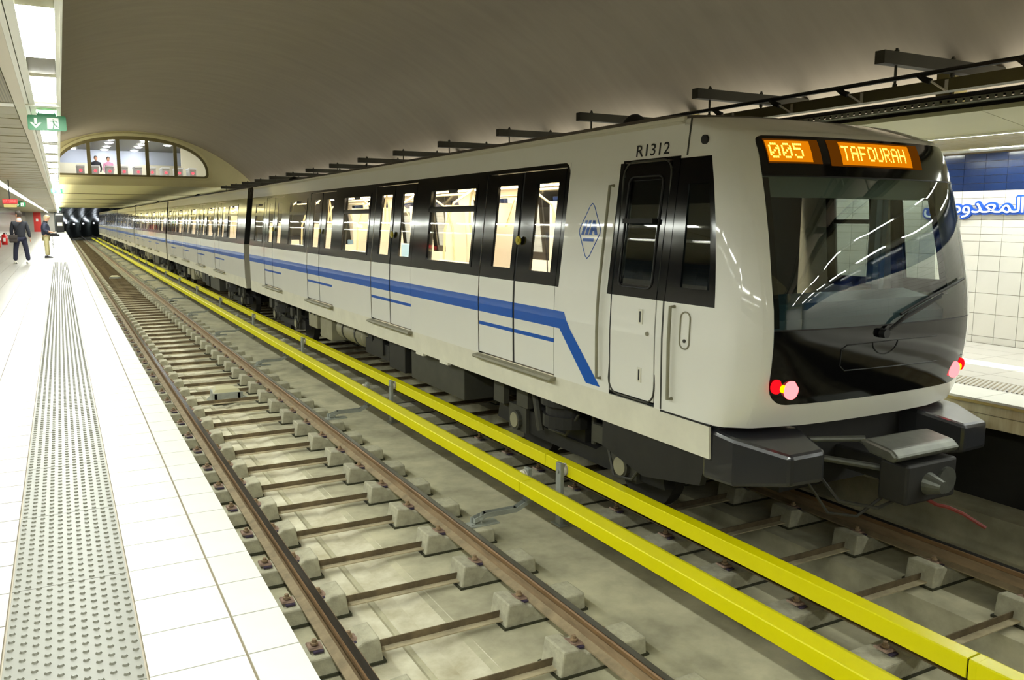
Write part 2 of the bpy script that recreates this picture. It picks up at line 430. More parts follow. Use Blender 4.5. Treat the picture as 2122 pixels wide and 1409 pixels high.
tb2.build('tactile_rib', 'tactile_rim', fr, kind='stuff')
MB().box(6.93, 7.0, YB, YE, HP - .045, HP - .021).build('nosing_strip', 'nose_yellow', fr)
pmsh = None
b = MB()
for k in range(-8, 60):
    y = 1.3 + k * 2.0
    for z0, z1 in ((.855, .966), (.972, 1.054)):
        MB().box(6.955, 7.1, y + .004, y + 1.996, z0, z1).build('side_panel', 'plat_side', fr) if -1 < k < 4 else b.box(6.955, 7.1, y + .004, y + 1.996, z0, z1)
b.build('side_panel_row', 'plat_side', fr, kind='stuff')
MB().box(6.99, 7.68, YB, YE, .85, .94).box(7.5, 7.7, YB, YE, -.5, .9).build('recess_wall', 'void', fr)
MB().box(.62, .66, YB, YE, .9, 1.078).build('platform_edge_face', 'plat_side', fl)

# ---- right wall with tiles
wr_ = MB().box(XW + .012, XW + .3, YB, YE, .8, 4.3).build('wall_right', 'wall_grout', kind='structure')
zr = [1.10, 1.187, 1.474, 1.732, 2.011, 2.199, 2.378] + [2.378 + .09 * i for i in range(1, 8)] + [3.10, 3.195, 3.285, 3.37, 3.47]
for i in range(len(zr) - 1):
    z0, z1 = zr[i], zr[i + 1]; m = 'wall_blue' if z0 >= 3.0 else 'wall_white'
    me = mesh_box('wall_tile', .02, .279 - .006, z1 - z0 - .005, m)
    for k in range(16):
        piece(me, 'wall_tile', (XW + .01, 4.24 + .279 * (k + .5), z1 - .0025), wr_)
    f = MB()
    y = 4.24 + .279 * 16
    while y < 50: f.box(XW, XW + .02, y + .003, y + .276, z0 + .0025, z1 - .0025); y += .279
    y = 4.24 - .279
    while y > -8.5: f.box(XW, XW + .02, y + .003, y + .276, z0 + .0025, z1 - .0025); y -= .279
    f.box(XW, XW + .02, 50.1, YE, z0 + .003, z1 - .003)
    f.build('wall_tile_field', m, wr_, kind='stuff')

# ---- left wall
wl = MB().box(XL - .3, XL - .012, YB, YE, .8, 4.3).build('wall_left', 'wall_grout', kind='structure')
f = MB(); g = MB()
for i in range(len(zr) - 1):
    z0, z1 = zr[i], zr[i + 1]; q = g if z0 >= 3.0 else f
    y = YB
    while y < YE:
        q.box(XL - .02, XL, y + .003, y + .555, z0 + .0025, z1 - .0025); y += .558
f.build('wall_tile_field', 'wall_white', wl, kind='stuff'); g.build('blue_tile_field', 'wall_blue', wl, kind='stuff')

# ---- vault
VC = (3.03, -.49); VR = 6.87
va = MB(); pts = []
for i in range(73):
    t = math.radians(37.5 + 105 * i / 72); pts.append((VC[0] + VR * math.cos(t), VC[1] + VR * math.sin(t)))
outer = [(VC[0] + (VR + .4) * math.cos(math.radians(37.5 + 105 * i / 72)), VC[1] + (VR + .4) * math.sin(math.radians(37.5 + 105 * i / 72))) for i in range(73)]
n = len(pts)
segs = [YB + (YM - YB) * i / 28 for i in range(29)]
va.grid([[(x, y, z) for x, z in pts] for y in segs])
va.prism_y(outer + [(outer[-1][0], 8.5), (outer[0][0], 8.5)], YB, YM)
va.build('ceiling', 'vault', kind='structure', smooth=False)
MB().box(-4, .4, YB - .3, YB, -.6, 7).box(7.4, 10.6, YB - .3, YB, -.6, 7).box(.4, 7.4, YB - .3, YB, 4.3, 7).build('wall_back', 'khaki', kind='structure')
MB().box(.2, .4, YB - 30, YB, -.6, 4.4).box(7.4, 7.6, YB - 30, YB, -.6, 4.4).box(.2, 7.6, YB - 30, YB, 4.3, 4.5).box(.2, 7.6, YB - 30.2, YB - 30, -.6, 4.4).build('wall_back_tunnel', 'tunnel', kind='structure')
MB().box(XL + .05, .3, YB, YB + .02, HP, 3.4).box(7.5, XW - .05, YB, YB + .02, HP, 3.4).build('wall_back_tiles', 'wall_white', kind='structure')
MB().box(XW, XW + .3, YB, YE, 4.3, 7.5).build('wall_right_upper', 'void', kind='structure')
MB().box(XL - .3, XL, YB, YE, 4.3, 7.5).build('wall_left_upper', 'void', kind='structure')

# ---- mezzanine wall with the lunette window
def lun(t):                                            # window outline, t 0..1 counter-clockwise from bottom right
    pass
WC = 3.02
def arch(hw, top, bot, r, n=40):
    p = []
    # bottom corners with radius r, then superelliptic arch
    for i in range(7):
        a = -PI / 2 + (PI / 2) * i / 6; p.append((WC + hw - r + r * math.cos(a), bot + r + r * math.sin(a)))
    zb = bot + r
    for i in range(1, n):
        a = PI * i / n; c, s = math.cos(a), math.sin(a)
        p.append((WC + hw * math.copysign(abs(c) ** .92, c), zb + (top - zb) * abs(s) ** .86))
    for i in range(7):
        a = PI + (PI / 2) * i / 6; p.append((WC - hw + r + r * math.cos(a), bot + r + r * math.sin(a)))
    return p
wi = arch(3.05, 6.17, 4.46, .16); wo = arch(3.0 + .3, 6.36, 4.36, .2)
inn = wi
big = []
for (x, z) in inn:                                     # project on a big rectangle round the window
    dx, dz = x - WC, z - 5.1
    k = min(8 / abs(dx) if dx else 9e9, ((7.2 - 5.1) / dz if dz > 0 else (5.1 - 4.11) / -dz) if dz else 9e9)
    big.append((WC + dx * k, 5.1 + dz * k))
mw = MB()
n = len(inn)
for j in range(n):
    a, b_, c, d = inn[j], inn[(j + 1) % n], big[(j + 1) % n], big[j]
    mw.quad((a[0], YM, a[1]), (b_[0], YM, b_[1]), (c[0], YM, c[1]), (d[0], YM, d[1]))
    mw.quad((a[0], YM, a[1]), (a[0], YM + .3, a[1]), (b_[0], YM + .3, b_[1]), (b_[0], YM, b_[1]))
mw.box(9, 12, YM, YM + .2, 4.0, 7.5).box(-5, -2, YM, YM + .2, 4.11, 7.5)
mw.build('wall_end', 'khaki', kind='structure')
win = thing('window_1', (WC, YM, 4.46), 'wide arched lunette window over the tracks', 'window'); del win['category']; del win['label']; win['kind'] = 'structure'
fr_ = MB()
oi = arch(3.05, 6.17, 4.46, .16); ii = arch(2.95, 6.03, 4.54, .12)
for j in range(n):
    a, b_, c, d = oi[j], oi[(j + 1) % n], ii[(j + 1) % n], ii[j]
    fr_.quad((a[0], YM + .04, a[1]), (b_[0], YM + .04, b_[1]), (c[0], YM + .04, c[1]), (d[0], YM + .04, d[1]))
    fr_.quad((d[0], YM + .04, d[1]), (c[0], YM + .04, c[1]), (c[0], YM + .16, c[1]), (d[0], YM + .16, d[1]))
fr_.build('window_frame', 'frame', win)
rim = MB(); ro = arch(3.17, 6.29, 4.36, .2)
for j in range(n):
    a, b_, c, d = ro[j], ro[(j + 1) % n], oi[(j + 1) % n], oi[j]
    rim.quad((a[0], YM - .03, a[1]), (b_[0], YM - .03, b_[1]), (c[0], YM - .01, c[1]), (d[0], YM - .01, d[1]))
    rim.quad((a[0], YM + .01, a[1]), (b_[0], YM + .01, b_[1]), (b_[0], YM - .03, b_[1]), (a[0], YM - .03, a[1]))
rim.build('rim_moulding', 'khaki', win)
for x in (1.28, 2.42, 3.56, 4.70): MB().box(x - .07, x + .07, YM + .05, YM + .15, 4.5, 6.12).build('mullion', 'frame', win)
xs = [-.05, 1.28, 2.42, 3.56, 4.70, 6.0]
for a, b_ in zip(xs, xs[1:]):
    MB().quad((a, YM + .1, 4.5), (b_, YM + .1, 4.5), (b_, YM + .1, 6.14), (a, YM + .1, 6.14)).build('pane', 'hallglass', win)
# soffit under the mezzanine
cl = MB(); cl.box(-4, XW, YM + .31, YE, 4.11, 4.19)
clo = cl.build('ceiling_low', 'khaki', kind='structure')
MB().box(.12, 9, YM - .01, YM + .4, 4.07, 4.125).build('trim_1', 'khaki', kind='structure')
for y in (55, 70, 86, 104): MB().box(.12, 8, y, y + .25, 4.085, 4.111).build('soffit_band', 'canopy', clo)

# hall behind the window
hall = MB().box(-6, 12, 54.6, 54.8, 4.3, 6.6, k=0).box(-6, -5.8, YM + .4, 54.6, 4.3, 6.6, k=0).box(11.8, 12, YM + .4, 54.6, 4.3, 6.6, k=0).box(-6, 12, 54.5, 54.59, 4.3, 5.82, k=1)
hall.build('wall_hall', ['hallwall', 'halllow'], kind='structure')
MB().box(-6, 12, YM + .31, 54.8, 6.6, 6.7).build('ceiling_hall', 'hallceil', kind='structure')
MB().box(-6, 12, YM + .31, 54.8, 4.20, 4.30).build('floor_hall', 'halllow', kind='structure')
MB().box(6.3, 8.6, 51, 51.3, 4.3, 6.6).box(8.6, 8.9, 44, 51, 4.3, 6.6).build('wall_hall_partition', 'halllow', kind='structure')

# ---- end wall and tunnel
MB().box(XL, -.55, YE, YE + .3, .9, 3.55).build('wall_far', 'wall_white', kind='structure')
MB().box(XL, .1, YE - .02, YE + .3, 3.55, 4.11).build('trim_2', 'wall_blue', kind='structure')
def tcx(y): return 3.4 + .0045 * (y - YE) ** 2
tn = MB(); rows = []
for y in [YE + 3 * i for i in range(18)]:
    rows.append([(tcx(y) + 4.6 * math.cos(math.radians(-15 + 210 * i / 40)), y, .9 + 4.1 * math.sin(math.radians(-15 + 210 * i / 40))) for i in range(41)])
tn.grid(rows); tn.box(4, 22, YE + 51, YE + 51.3, -1, 6)
tn.build('wall_tunnel', 'tunnel', kind='structure')
por = MB()
for x0, x1 in ((-.55, -.2), (7.2, 10.2)): por.box(x0, x1, YE, YE + .4, -.5, 4.11)
por.build('wall_portal', 'tunnel', kind='structure')
rb = MB()
for y in (YE + 6, YE + 13, YE + 21, YE + 30, YE + 40):
    r_ = [[(tcx(y) + (4.55 - e) * math.cos(math.radians(180 * i / 30)), y + q, .9 + (4.05 - e) * math.sin(math.radians(180 * i / 30))) for i in range(31)] for q, e in ((0, 0), (0, .06), (.12, .06), (.12, 0))]
    rb.grid(r_)
rb.build('tunnel_rib', 'galv', [o for o in COL.objects if o.name == 'wall_tunnel'][0])
for i, z in enumerate([2.5, 2.3, 2.1, 1.9, 1.95, 2.0, 2.0]):
    x = tcx(YE + 5 + i * 6) - 3.8
    t = thing('tunnel_lamp', (x, YE + 4 + i * 6, z), 'small bright lamp on the dark tunnel wall beyond the platforms', 'lamp', 'lamps in the tunnel')
    MB().cyl((x, YE + 4 + i * 6, z), (x, YE + 5.4 + i * 6, z), .10, 10).build('lamp_glass', 'tunlamp', t)
    MB().box(x - .16, x + .16, YE + 5.4 + i * 6, YE + 5.5 + i * 6, z - .16, z + .16).build('lamp_body', 'blackm', t)

# ---- left canopy
ZC = 3.5
ca = MB().box(XL, -.30, YB, YE, ZC + .03, ZC + .25).box(-.30, .066, YB, YE, ZC + .12, ZC + .25).build('ceiling_left', 'canopy', kind='structure')
MB().box(.040, .062, YB, YE, ZC - .002, ZC + .30).box(.060, .070, YB, YE, ZC - .008, ZC + .33).build('canopy_edge_trim', 'canopy_white', ca)
MB().box(-.145, -.105, YB, YE, ZC - .004, ZC + .14).box(-.175, -.15, YB, YE, ZC - .002, ZC + .05).build('lamp_side_trim', 'canopy_white', ca)
MB().box(-.245, -.176, YB, YE, ZC, ZC + .05).build('slotted_strip', 'slot', ca)
MB().box(-1.09, -.25, YB, 7.55, ZC, ZC + .03).build('perforated_panel', 'perf', ca)
MB().box(-1.09, -.25, 7.56, 7.78, ZC - .006, ZC + .03).box(-.17, .066, 7.56, 7.66, ZC - .010, ZC + .03).build('cross_strip', 'canopy_white', ca)
pk = mesh_box('ceiling_plank', .84, .294, .025, 'canopy')
for k in range(70): piece(pk, 'ceiling_plank', (-.67, 7.95 + .3 * k, ZC + .02 + (.004 if k % 3 else 0)), ca)
pf = MB(); y = 7.95 + .3 * 69.5
while y < YE - .4: pf.box(-1.09, -.25, y + .003, y + .297, ZC - .004, ZC + .03); y += .3
pf.build('ceiling_plank_field', 'canopy', ca, kind='stuff')
for y in (28.0, 41.5, 55, 70, 88, 105): MB().box(-1.09, -.25, y, y + .22, ZC - .014, ZC + .03).build('cross_strip', 'canopy_white', ca)
MB().box(-1.14, -1.10, YB, YE, ZC - .012, ZC + .05).box(-1.34, -1.30, YB, YE, ZC - .012, ZC + .05).build('lamp_side_trim', 'canopy_white', ca)
pf = MB(); y = YB
while y < YE - .4: pf.box(XL, -1.35, y + .01, y + .29, ZC, ZC + .03); y += .3
pf.build('ceiling_plank_field', 'canopy', ca, kind='stuff')
# ---- right canopy
cb = MB().box(8.34, XW, YB, YE, ZC + .01, ZC + .2).build('ceiling_right', 'canopy', kind='structure')
fa = MB()
for k in range(-6, 50):
    y = k * 2.4
    q = MB().prism_y([(7.44, 3.62), (8.23, 3.50), (8.23, 3.53), (7.44, 3.66)], y + .004, y + 2.396)
    if 0 < k < 6: q.build('fascia_panel', 'fascia', cb)
    else: fa.add(q.v, q.f)
fa.build('fascia_panel_row', 'fascia', cb, kind='stuff')
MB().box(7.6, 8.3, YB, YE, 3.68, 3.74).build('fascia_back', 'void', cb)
pf = MB(); y = YB
while y < YE - .4:
    pf.box(8.34, 9.72, y + .004, y + .094, ZC - .006, ZC + .01); y += .1 if y < 20 else .3
pf.build('ceiling_slat_field', 'canopy', cb, kind='stuff')
MB().box(8.23, 8.235, YB, YE, ZC - .02, ZC + .05).box(8.325, 8.34, YB, YE, ZC - .012, ZC + .05).box(9.72, 9.74, YB, YE, ZC - .012, ZC + .05).box(9.86, XW, YB, YE, ZC - .012, ZC + .05).build('lamp_side_trim', 'canopy_white', cb)

# unseen lamp strip added on top of the right canopy to brighten the vault
M['added_strip'] = emis('added_lamp_strip', (255, 250, 236), ADDED_STRIP)
cv = thing('added_lamp_strip', (8.1, YB, 3.75), 'unseen lamp strip added on top of the right canopy to brighten the vault', 'lamp')
MB().box(8.02, 8.16, YB, YM, 3.741, 3.76).build('lamp_housing', 'canopy_white', cv)
MB().quad((8.04, YB, 3.762), (8.14, YB, 3.762), (8.14, YM - .2, 3.762), (8.04, YM - .2, 3.762)).build('diffuser', 'added_strip', cv)

M['added_strip2'] = emis('left_added_lamp_strip', (255, 250, 226), ADDED_STRIP * 3.8)  # second unseen strip, added on the left canopy to brighten the low ceiling
cv = thing('added_lamp_strip', (-.1, YM - 3, 3.75), 'unseen lamp strip added on top of the left canopy to brighten the low ceiling', 'lamp')
MB().box(-.16, -.02, YM - 3, YE - 8, 3.751, 3.77).build('lamp_housing', 'canopy_white', cv)
MB().quad((-.14, YM - 3, 3.772), (-.04, YM - 3, 3.772), (-.04, YE - 8, 3.772), (-.14, YE - 8, 3.772)).build('diffuser', 'added_strip2', cv)
# ---- canopy lamps: one thing each
def lamp_proto(name, wd, ln, label, group, lm='lamp'):
    t = thing(name, (0, 0, 0), label, 'lamp', group)
    MB().box(-wd / 2, wd / 2, 0, ln, .012, .05).build('lamp_housing', 'canopy_white', t)
    MB().quad((-wd / 2, 0, 0.01), (-wd / 2, ln, 0.01), (wd / 2, ln, 0.01), (wd / 2, 0, 0.01)).build('diffuser', lm, t)
    return t
def ORD2(k): return str(k) + ('th' if 10 <= k % 100 <= 20 else {1: 'st', 2: 'nd', 3: 'rd'}.get(k % 10, 'th'))
def lamp_row(x, wd, ys, ln, z, label, group, name='ceiling_lamp', lm='lamp'):
    p = lamp_proto(name, wd, ln, label, group, lm); p.location = (x, ys[0], z); ORG[p.name] = (x, ys[0], z)
    ahead = sorted(y for y in ys if y > 3)
    for k, y in enumerate(ys):
        o_ = p if k == 0 else dup(p, (x, y, z))
        n_ = ahead.index(y) + 1 if y in ahead else 0
        o_['label'] = label + ', behind the camera' if n_ == 0 else (label + ', the %s from the camera' % ORD2(n_) if n_ <= 24 else 'distant ' + label)
y1 = [4.2, 6.2, 8.05, 9.9, 11.75]
while y1[-1] < YE - 3: y1.append(y1[-1] + 1.87)
back = [4.2 - 1.95 * k for k in range(1, 7)]
lamp_row(-.033, .145, y1 + back, 1.27, ZC + .0, 'white lamp panel in the edge row of the left canopy', 'lamps along the edge of the left canopy')
lamp_row(-1.22, .10, y1 + back, 1.45, ZC + .0, 'white lamp panel in the inner row over the left platform', 'inner lamps of the left canopy', lm='lamp2')
y2 = [4.84 + 1.87 * k for k in range(-7, 60)]
lamp_row(8.28, .085, y2, 1.25, ZC - .016, 'thin white tube lamp along the right canopy fascia', 'lamps along the right canopy fascia')
lamp_row(9.80, .11, [y + .36 for y in y2], 1.25, ZC - .016, 'thin white tube lamp above the blue wall tiles', 'lamps above the right wall tiles')
ends = MB()
for a, b_ in zip(sorted(y1), sorted(y1)[1:]):
    if a < 40: ends.box(-.105, .04, a + 1.28, b_ - .01, ZC + .03, ZC + .06)
ends.build('lamp_gap_plate', 'lamp_gap', ca, kind='stuff')

# ================================================================== TRACKS
def rail(x, name, label):
    t = thing(name, (x, 0, -.159), label, 'rail', 'running rails')
    L0, L1 = YB, YE + 40
    MB().prism_y([(x - .07, -.159), (x + .07, -.159), (x + .07, -.148), (x + .012, -.128), (x - .012, -.128), (x - .07, -.148)], L0, L1).build('rail_foot', 'rail_foot', t)
    MB().prism_y([(x - .012, -.13), (x + .012, -.13), (x + .009, -.05), (x - .009, -.05)], L0, L1).build('rail_web', 'rail', t)
    MB().prism_y([(x - .009, -.0501), (x + .009, -.0501), (x + .035, -.036), (x + .035, -.01), (x + .03, -.003), (x - .03, -.003), (x - .035, -.01), (x - .035, -.036)], L0, L1).build('head_side', 'head_rust', t)
    MB().prism_y([(x - .024, -.004), (x + .028, -.004), (x + .026, 0), (x - .022, 0)], L0, L1).build('rail_head', 'rail_head', t)
    return t
rail(1.425, 'running_rail', 'rusty running rail beside the left platform edge')
rail(2.925, 'running_rail', 'rusty running rail beside the row of galvanised brackets')
rail(4.75, 'running_rail', 'running rail of the train track, hidden behind the yellow covers')
rail(6.245, 'running_rail', 'dark running rail of the train track next to the right platform wall')

ys = [4.21 + .75 * k for k in range(-3, 8)]
while ys[-1] < YE + 8: ys.append(ys[-1] + .79)
def block_mb(x0, x1, hump_left):
    # profile in x,z: raised shoulder at the inner end, seat under the rail
    if hump_left: p = [(x0, -.30), (x1, -.30), (x1 - .01, -.164), (x0 + .2, -.164), (x0 + .14, -.125), (x0 + .03, -.115)]
    else: p = [(x0, -.30), (x1, -.30), (x1 - .03, -.115), (x1 - .14, -.125), (x1 - .2, -.164), (x0 + .01, -.164)]
    return MB().prism_y(p, 0, .255)
def clip_mb(x, s):
    c = MB(); c.add([(x - .045, .075, -.135), (x + .045, .075, -.142), (x + .045, .175, -.142), (x - .045, .175, -.135), (x - .04, .08, -.123), (x + .05, .09, -.132), (x + .05, .165, -.132), (x - .04, .175, -.123)], [(4, 5, 6, 7), (0, 1, 5, 4), (1, 2, 6, 5), (2, 3, 7, 6), (3, 0, 4, 7)])
    return c
def ORD(k): return str(k) + ('th' if 10 <= k % 100 <= 20 else {1: 'st', 2: 'nd', 3: 'rd'}.get(k % 10, 'th'))
def sleeper(x_in_left, x_in_right, wide, label, group, clips):
    t = thing('sleeper', (0, 0, 0), label, 'sleeper', group)
    spec = [(x_in_left - wide, x_in_left, False, x_in_left - wide + .37), (x_in_right, x_in_right + wide, True, x_in_right + .29)]
    for (a, b_, h, rx) in spec:
        bl = block_mb(a, b_, h).build('concrete_block', 'block', t, bevel=.012)
        MB().box(a - .012, b_ + .012, -.012, .267, -.3, -.283).build('rubber_boot', 'boot', bl)
        if clips:
            for s in (-1, 1):
                x = rx + s * .115
                clip_mb(x, s).build('rail_clip', 'clip', bl)
                MB().cyl((x, .12, -.125), (x, .12, -.085), .016, 6).cyl((x, .12, -.12), (x, .12, -.106), .026, 8).build('clip_bolt', 'rail', bl)
                MB().box(x - .02, x + .045, .055, .08, -.155, -.143).build('clip_pad', 'clip_pad', bl)
    tbm = MB().box(x_in_left - .02, x_in_right + .02, .115, .123, -.25, -.20); tbm.box(x_in_left - .02, x_in_right + .02, .055, .123, -.258, -.25, 1); tbm.build('tie_bar', ['bar', 'bar_lit'], t)
    return t
p1 = sleeper(1.72, 2.635, .69, 'twin-block concrete sleeper of the empty left track', 'sleepers of the empty left track', True)
p1b = sleeper(1.72, 2.635, .69, 'distant twin-block concrete sleeper of the empty left track', 'distant sleepers of the left track', False)
p2 = sleeper(4.99, 5.95, .69, 'twin-block concrete sleeper of the track under the train', 'sleepers under the train', True)
p2b = sleeper(4.99, 5.95, .69, 'distant twin-block concrete sleeper under the train, seen between the yellow covers', 'distant sleepers under the train', False)
for k in range(1, 7):
    for p, off in ((p1, 0), (p2, -.28)):
        o_ = dup(p, (0, ys[0] + off - .75 * k, 0)); o_['label'] = p['label'] + ', below the frame'
for p, rng in ((p1, ys[:32]), (p1b, ys[32:70]), (p2, [y - .28 for y in ys[:11]]), (p2b, [y - .28 for y in ys[11:55]])):
    p.location = (0, rng[0], 0); ORG[p.name] = (0, rng[0], 0)
    base = p['label']
    for k, y in enumerate(rng):
        o_ = p if k == 0 else dup(p, (0, y, 0))
        o_['label'] = base if p in (p1b, p2b) else base + ', the %s from the near end' % ORD(k + 1)
rest = MB()
for y in ys[70:]:
    rest.box(1.03, 1.72, y, y + .25, -.3, -.165, bottom=False).box(2.635, 3.32, y, y + .25, -.3, -.165, bottom=False)
    rest.add([(1.7, y + .06, -.262), (2.65, y + .06, -.262), (2.65, y + .12, -.262), (1.7, y + .12, -.262), (2.65, y + .12, -.19), (1.7, y + .12, -.19)], [(0, 1, 2, 3), (3, 2, 4, 5)], 1)
o = rest.build('sleeper_run', ['block', 'bar'], kind='stuff'); tag(o, 'far run of concrete sleepers of the left track near the tunnel', 'sleepers')

# balises on the left track
for (x, y, lab) in ((2.2, 13.68, 'grey box with pale plastic top fixed between the rails of the left track'), (2.2, 44.5, 'distant pale box between the rails of the left track')):
    t = thing('track_beacon', (x, y, -.3), lab, 'beacon')
    MB().add([(x - .24, y + .0, -.30), (x + .24, y, -.30), (x + .24, y + .02, -.13), (x - .24, y + .02, -.13), (x - .26, y + .45, -.3), (x + .22, y + .45, -.3)], [(0, 1, 2, 3), (0, 3, 4)]).box(x - .24, x + .24, y, y + .025, -.3, -.13).build('front_plate', 'galv', t)
    MB().add([(x - .22, y + .02, -.14), (x + .22, y + .02, -.14), (x + .16, y + .46, -.14), (x - .16, y + .46, -.14), (x - .17, y + .06, -.08), (x + .17, y + .06, -.08), (x + .12, y + .42, -.08), (x - .12, y + .42, -.08)], [(4, 5, 6, 7), (0, 1, 5, 4), (1, 2, 6, 5), (2, 3, 7, 6), (3, 0, 4, 7)]).build('plastic_cover', 'balise', t)
    MB().box(x - .2, x - .16, y, y + .46, -.3, -.14).box(x + .16, x + .2, y, y + .46, -.3, -.14).build('support', 'galv', t)
    MB().tube([(x + .24, y + .05, -.2), (x + .34, y + .02, -.25), (x + .42, y + .2, -.29), (x + .30, y + .3, -.29)], .012, 6).build('cable', 'galv', t)

# ---- third rails with yellow covers
def cover_run(xc0, xc1, z0, z1, joints, flip, label, posts, brackets):
    t = thing('third_rail', (xc0, 0, z0), label, 'third rail')
    for a, b_ in zip(joints, joints[1:]):
        ch = .035
        if not flip: p = [(xc0, z0), (xc0, z1 - .006), (xc0 + .006, z1), (xc1 - ch * 1.6, z1 + .004), (xc1, z1 - .02), (xc1, z0 + .05), (xc1 - .008, z0 + .05), (xc1 - .008, z1 - .026), (xc0 + .008, z1 - .008), (xc0 + .008, z0)]
        else: p = [(xc0, z0), (xc0, z1 - .006), (xc0 + .006, z1), (xc1 - ch * 1.4, z1 + .004), (xc1, z1 - .02), (xc1, z0), (xc1 - .008, z0), (xc1 - .008, z1 - .026), (xc0 + .008, z1 - .008), (xc0 + .008, z0)]
        MB().prism_y(p, a + .006, b_ - .006).build('cover_section', 'yellow', t)
        MB().prism_y([(q[0] * 1.0 + (0.0008 if q[0] > (xc0 + xc1) / 2 else -.0008), q[1] + (.001 if q[1] > (z0 + z1) / 2 else 0)) for q in p[:6]], b_ - .05, b_ - .008).build('joint_lap', 'yellow', t)
    xm = (xc0 + xc1) / 2
    MB().prism_y([(xm - .03, z1 - .1), (xm + .03, z1 - .1), (xm + .03, z1 - .03), (xm - .03, z1 - .03)], YB, YE).build('conductor_rail', 'dark_rail', t)
    for y in posts:
        s = xc0 - .075 if flip else xc1 + .035
        po = (MB().box(s, s + .04, y - .045, y + .045, -.30, z1 + .02).box(s - .03, s + .07, y - .09, y + .09, -.30, -.285) if flip else MB().box(s, s + .04, y - .045, y + .045, .0, z1 + .02).box(s - .01, s + .14, y - .05, y + .05, .0, .02)).build('post', 'galv', t, bevel=.006)
        xi = s + .04 if flip else s
        MB().cyl((xi, y, z1 - .055), (xi + (.05 if flip else -.05), y, z1 - .055), .05, 14).cyl((xi + (.012 if flip else -.012), y, z1 - .055), (xi + (.022 if flip else -.022), y, z1 - .055), .062, 14).cyl((xi + (.032 if flip else -.032), y, z1 - .055), (xi + (.042 if flip else -.042), y, z1 - .055), .062, 14).build('insulator', 'insul', po)
        MB().cyl((s - .012 if flip else s + .04, y, z1 - .06), (s if flip else s + .052, y, z1 - .06), .022, 6).build('bolt', 'galv', po)
    for y in brackets:
        br = MB().prism_x([(y - .03, -.15), (y + .03, -.15), (y + .03, -.145), (y - .03, -.145)], 3.15, 3.35).add([], [])
        pth = [(3.18, -.135), (3.30, -.10), (3.62, -.10), (3.84, .0)]
        th = .045
        for (xa, za), (xb, zb) in zip(pth, pth[1:]):
            br.add([(xa, y - .035, za), (xb, y - .035, zb), (xb, y + .035, zb), (xa, y + .035, za), (xa, y - .035, za + th), (xb, y - .035, zb + th), (xb, y + .035, zb + th), (xa, y + .035, za + th)], [(0, 1, 5, 4), (1, 2, 6, 5), (2, 3, 7, 6), (3, 0, 4, 7), (3, 2, 1, 0)])
            br.add([(xa, y - .035, za + th), (xb, y - .035, zb + th), (xb, y - .028, zb + th), (xa, y - .028, za + th)], [(0, 1, 2, 3)])
        bo = br.build('support_bracket', 'galv', t)
        MB().cyl((3.25, y - .02, -.152), (3.25, y - .02, -.05), .012, 6).cyl((3.25, y - .02, -.11), (3.25, y - .02, -.095), .03, 8).cyl((3.17, y + .03, -.15), (3.17, y + .03, -.09), .012, 6).build('bracket_bolt', 'galv', bo)
        MB().box(3.12, 3.42, y - .07, y + .07, -.163, -.152).build('bracket_foot_plate', 'galv', bo)
    return t
jo = [YB, -2.6, 1.85, 6.3, 10.75, 15.45, 20.2]
while jo[-1] < YE - 5: jo.append(jo[-1] + 4.75)
po = [1.9, 6.58, 11.25, 16.3, 21.1]
while po[-1] < 118: po.append(po[-1] + 4.85)
bk = [1.9, 6.62, 11.3, 16.2, 21.0]
while bk[-1] < 118: bk.append(bk[-1] + 4.85)
cover_run(3.49, 3.675, .195, .30, jo, False, 'conductor rail under the nearer yellow cover, along the empty track', [y + .0 for y in po], bk)
cover_run(4.14, 4.29, .185, .30, [j + .65 for j in jo], True, 'conductor rail under the farther yellow cover, beside the train', po, [])

# ================================================================== OVERHEAD GEAR
p = thing('support_beam', (0, 0, 0), 'grey steel cantilever beam with two hanger rods above the train', 'beam', 'beams above the train')
MB().box(6.40, 8.15, 0, .10, 3.99, 4.10).build('beam', 'darkmetal', p)
MB().cyl((6.62, .05, 3.80), (6.62, .05, 4.14), .012, 8).cyl((6.62, .05, 4.10), (6.62, .05, 4.125), .022, 6).cyl((6.62, .05, 3.80), (6.62, .05, 3.83), .022, 6).build('hanger_rod', 'darkmetal', p)
MB().cyl((7.41, .05, 3.76), (7.41, .05, 4.14), .012, 8).cyl((7.41, .05, 4.10), (7.41, .05, 4.125), .022, 6).cyl((7.41, .05, 3.96), (7.41, .05, 3.99), .022, 6).build('hanger_rod', 'darkmetal', p)
by = [5.05 - 2.42 * 2, 5.05 - 2.42] + [5.05 + 2.42 * k for k in range(15)]
p.location = (0, by[0], 0); ORG[p.name] = (0, by[0], 0)
for y in by[1:]: dup(p, (0, y, 0))
t = thing('cable_trunking', (6.62, 0, 3.70), 'olive metal cable trunking hung under the beams above the train', 'trunking')
MB().box(6.56, 6.68, -6, YM, 3.70, 3.80).build('trunk', 'olive', t)
cb_ = thing('roof_cable', (6.45, 0, 3.83), 'black cable with slanted white stays clamped along the trunking', 'cable')
MB().cyl((6.45, -6, 3.845), (6.45, YM, 3.845), .020, 8).build('cable', 'blackcable', cb_)
y = 4.64 - .836 * 6
k = 0
while y < 30:
    st_ = MB().tube([(6.45, y + .10, 3.845), (6.46, y + .05, 3.80), (6.47, y, 3.78)], .028, 6).build('clamp', 'blackcable', cb_)
    MB().cyl((6.47, y, 3.78), (6.555, y - .08, 3.70), .009, 6).box(6.552, 6.558, y - .10, y - .07, 3.70, 3.79).build('stay', 'insul', cb_)
    y += .836; k += 1
t = thing('cable_tray', (7.41, 0, 3.70), 'perforated grey cable tray with dark cables above the right canopy', 'cable tray')
tr = MB(); y = -4.0
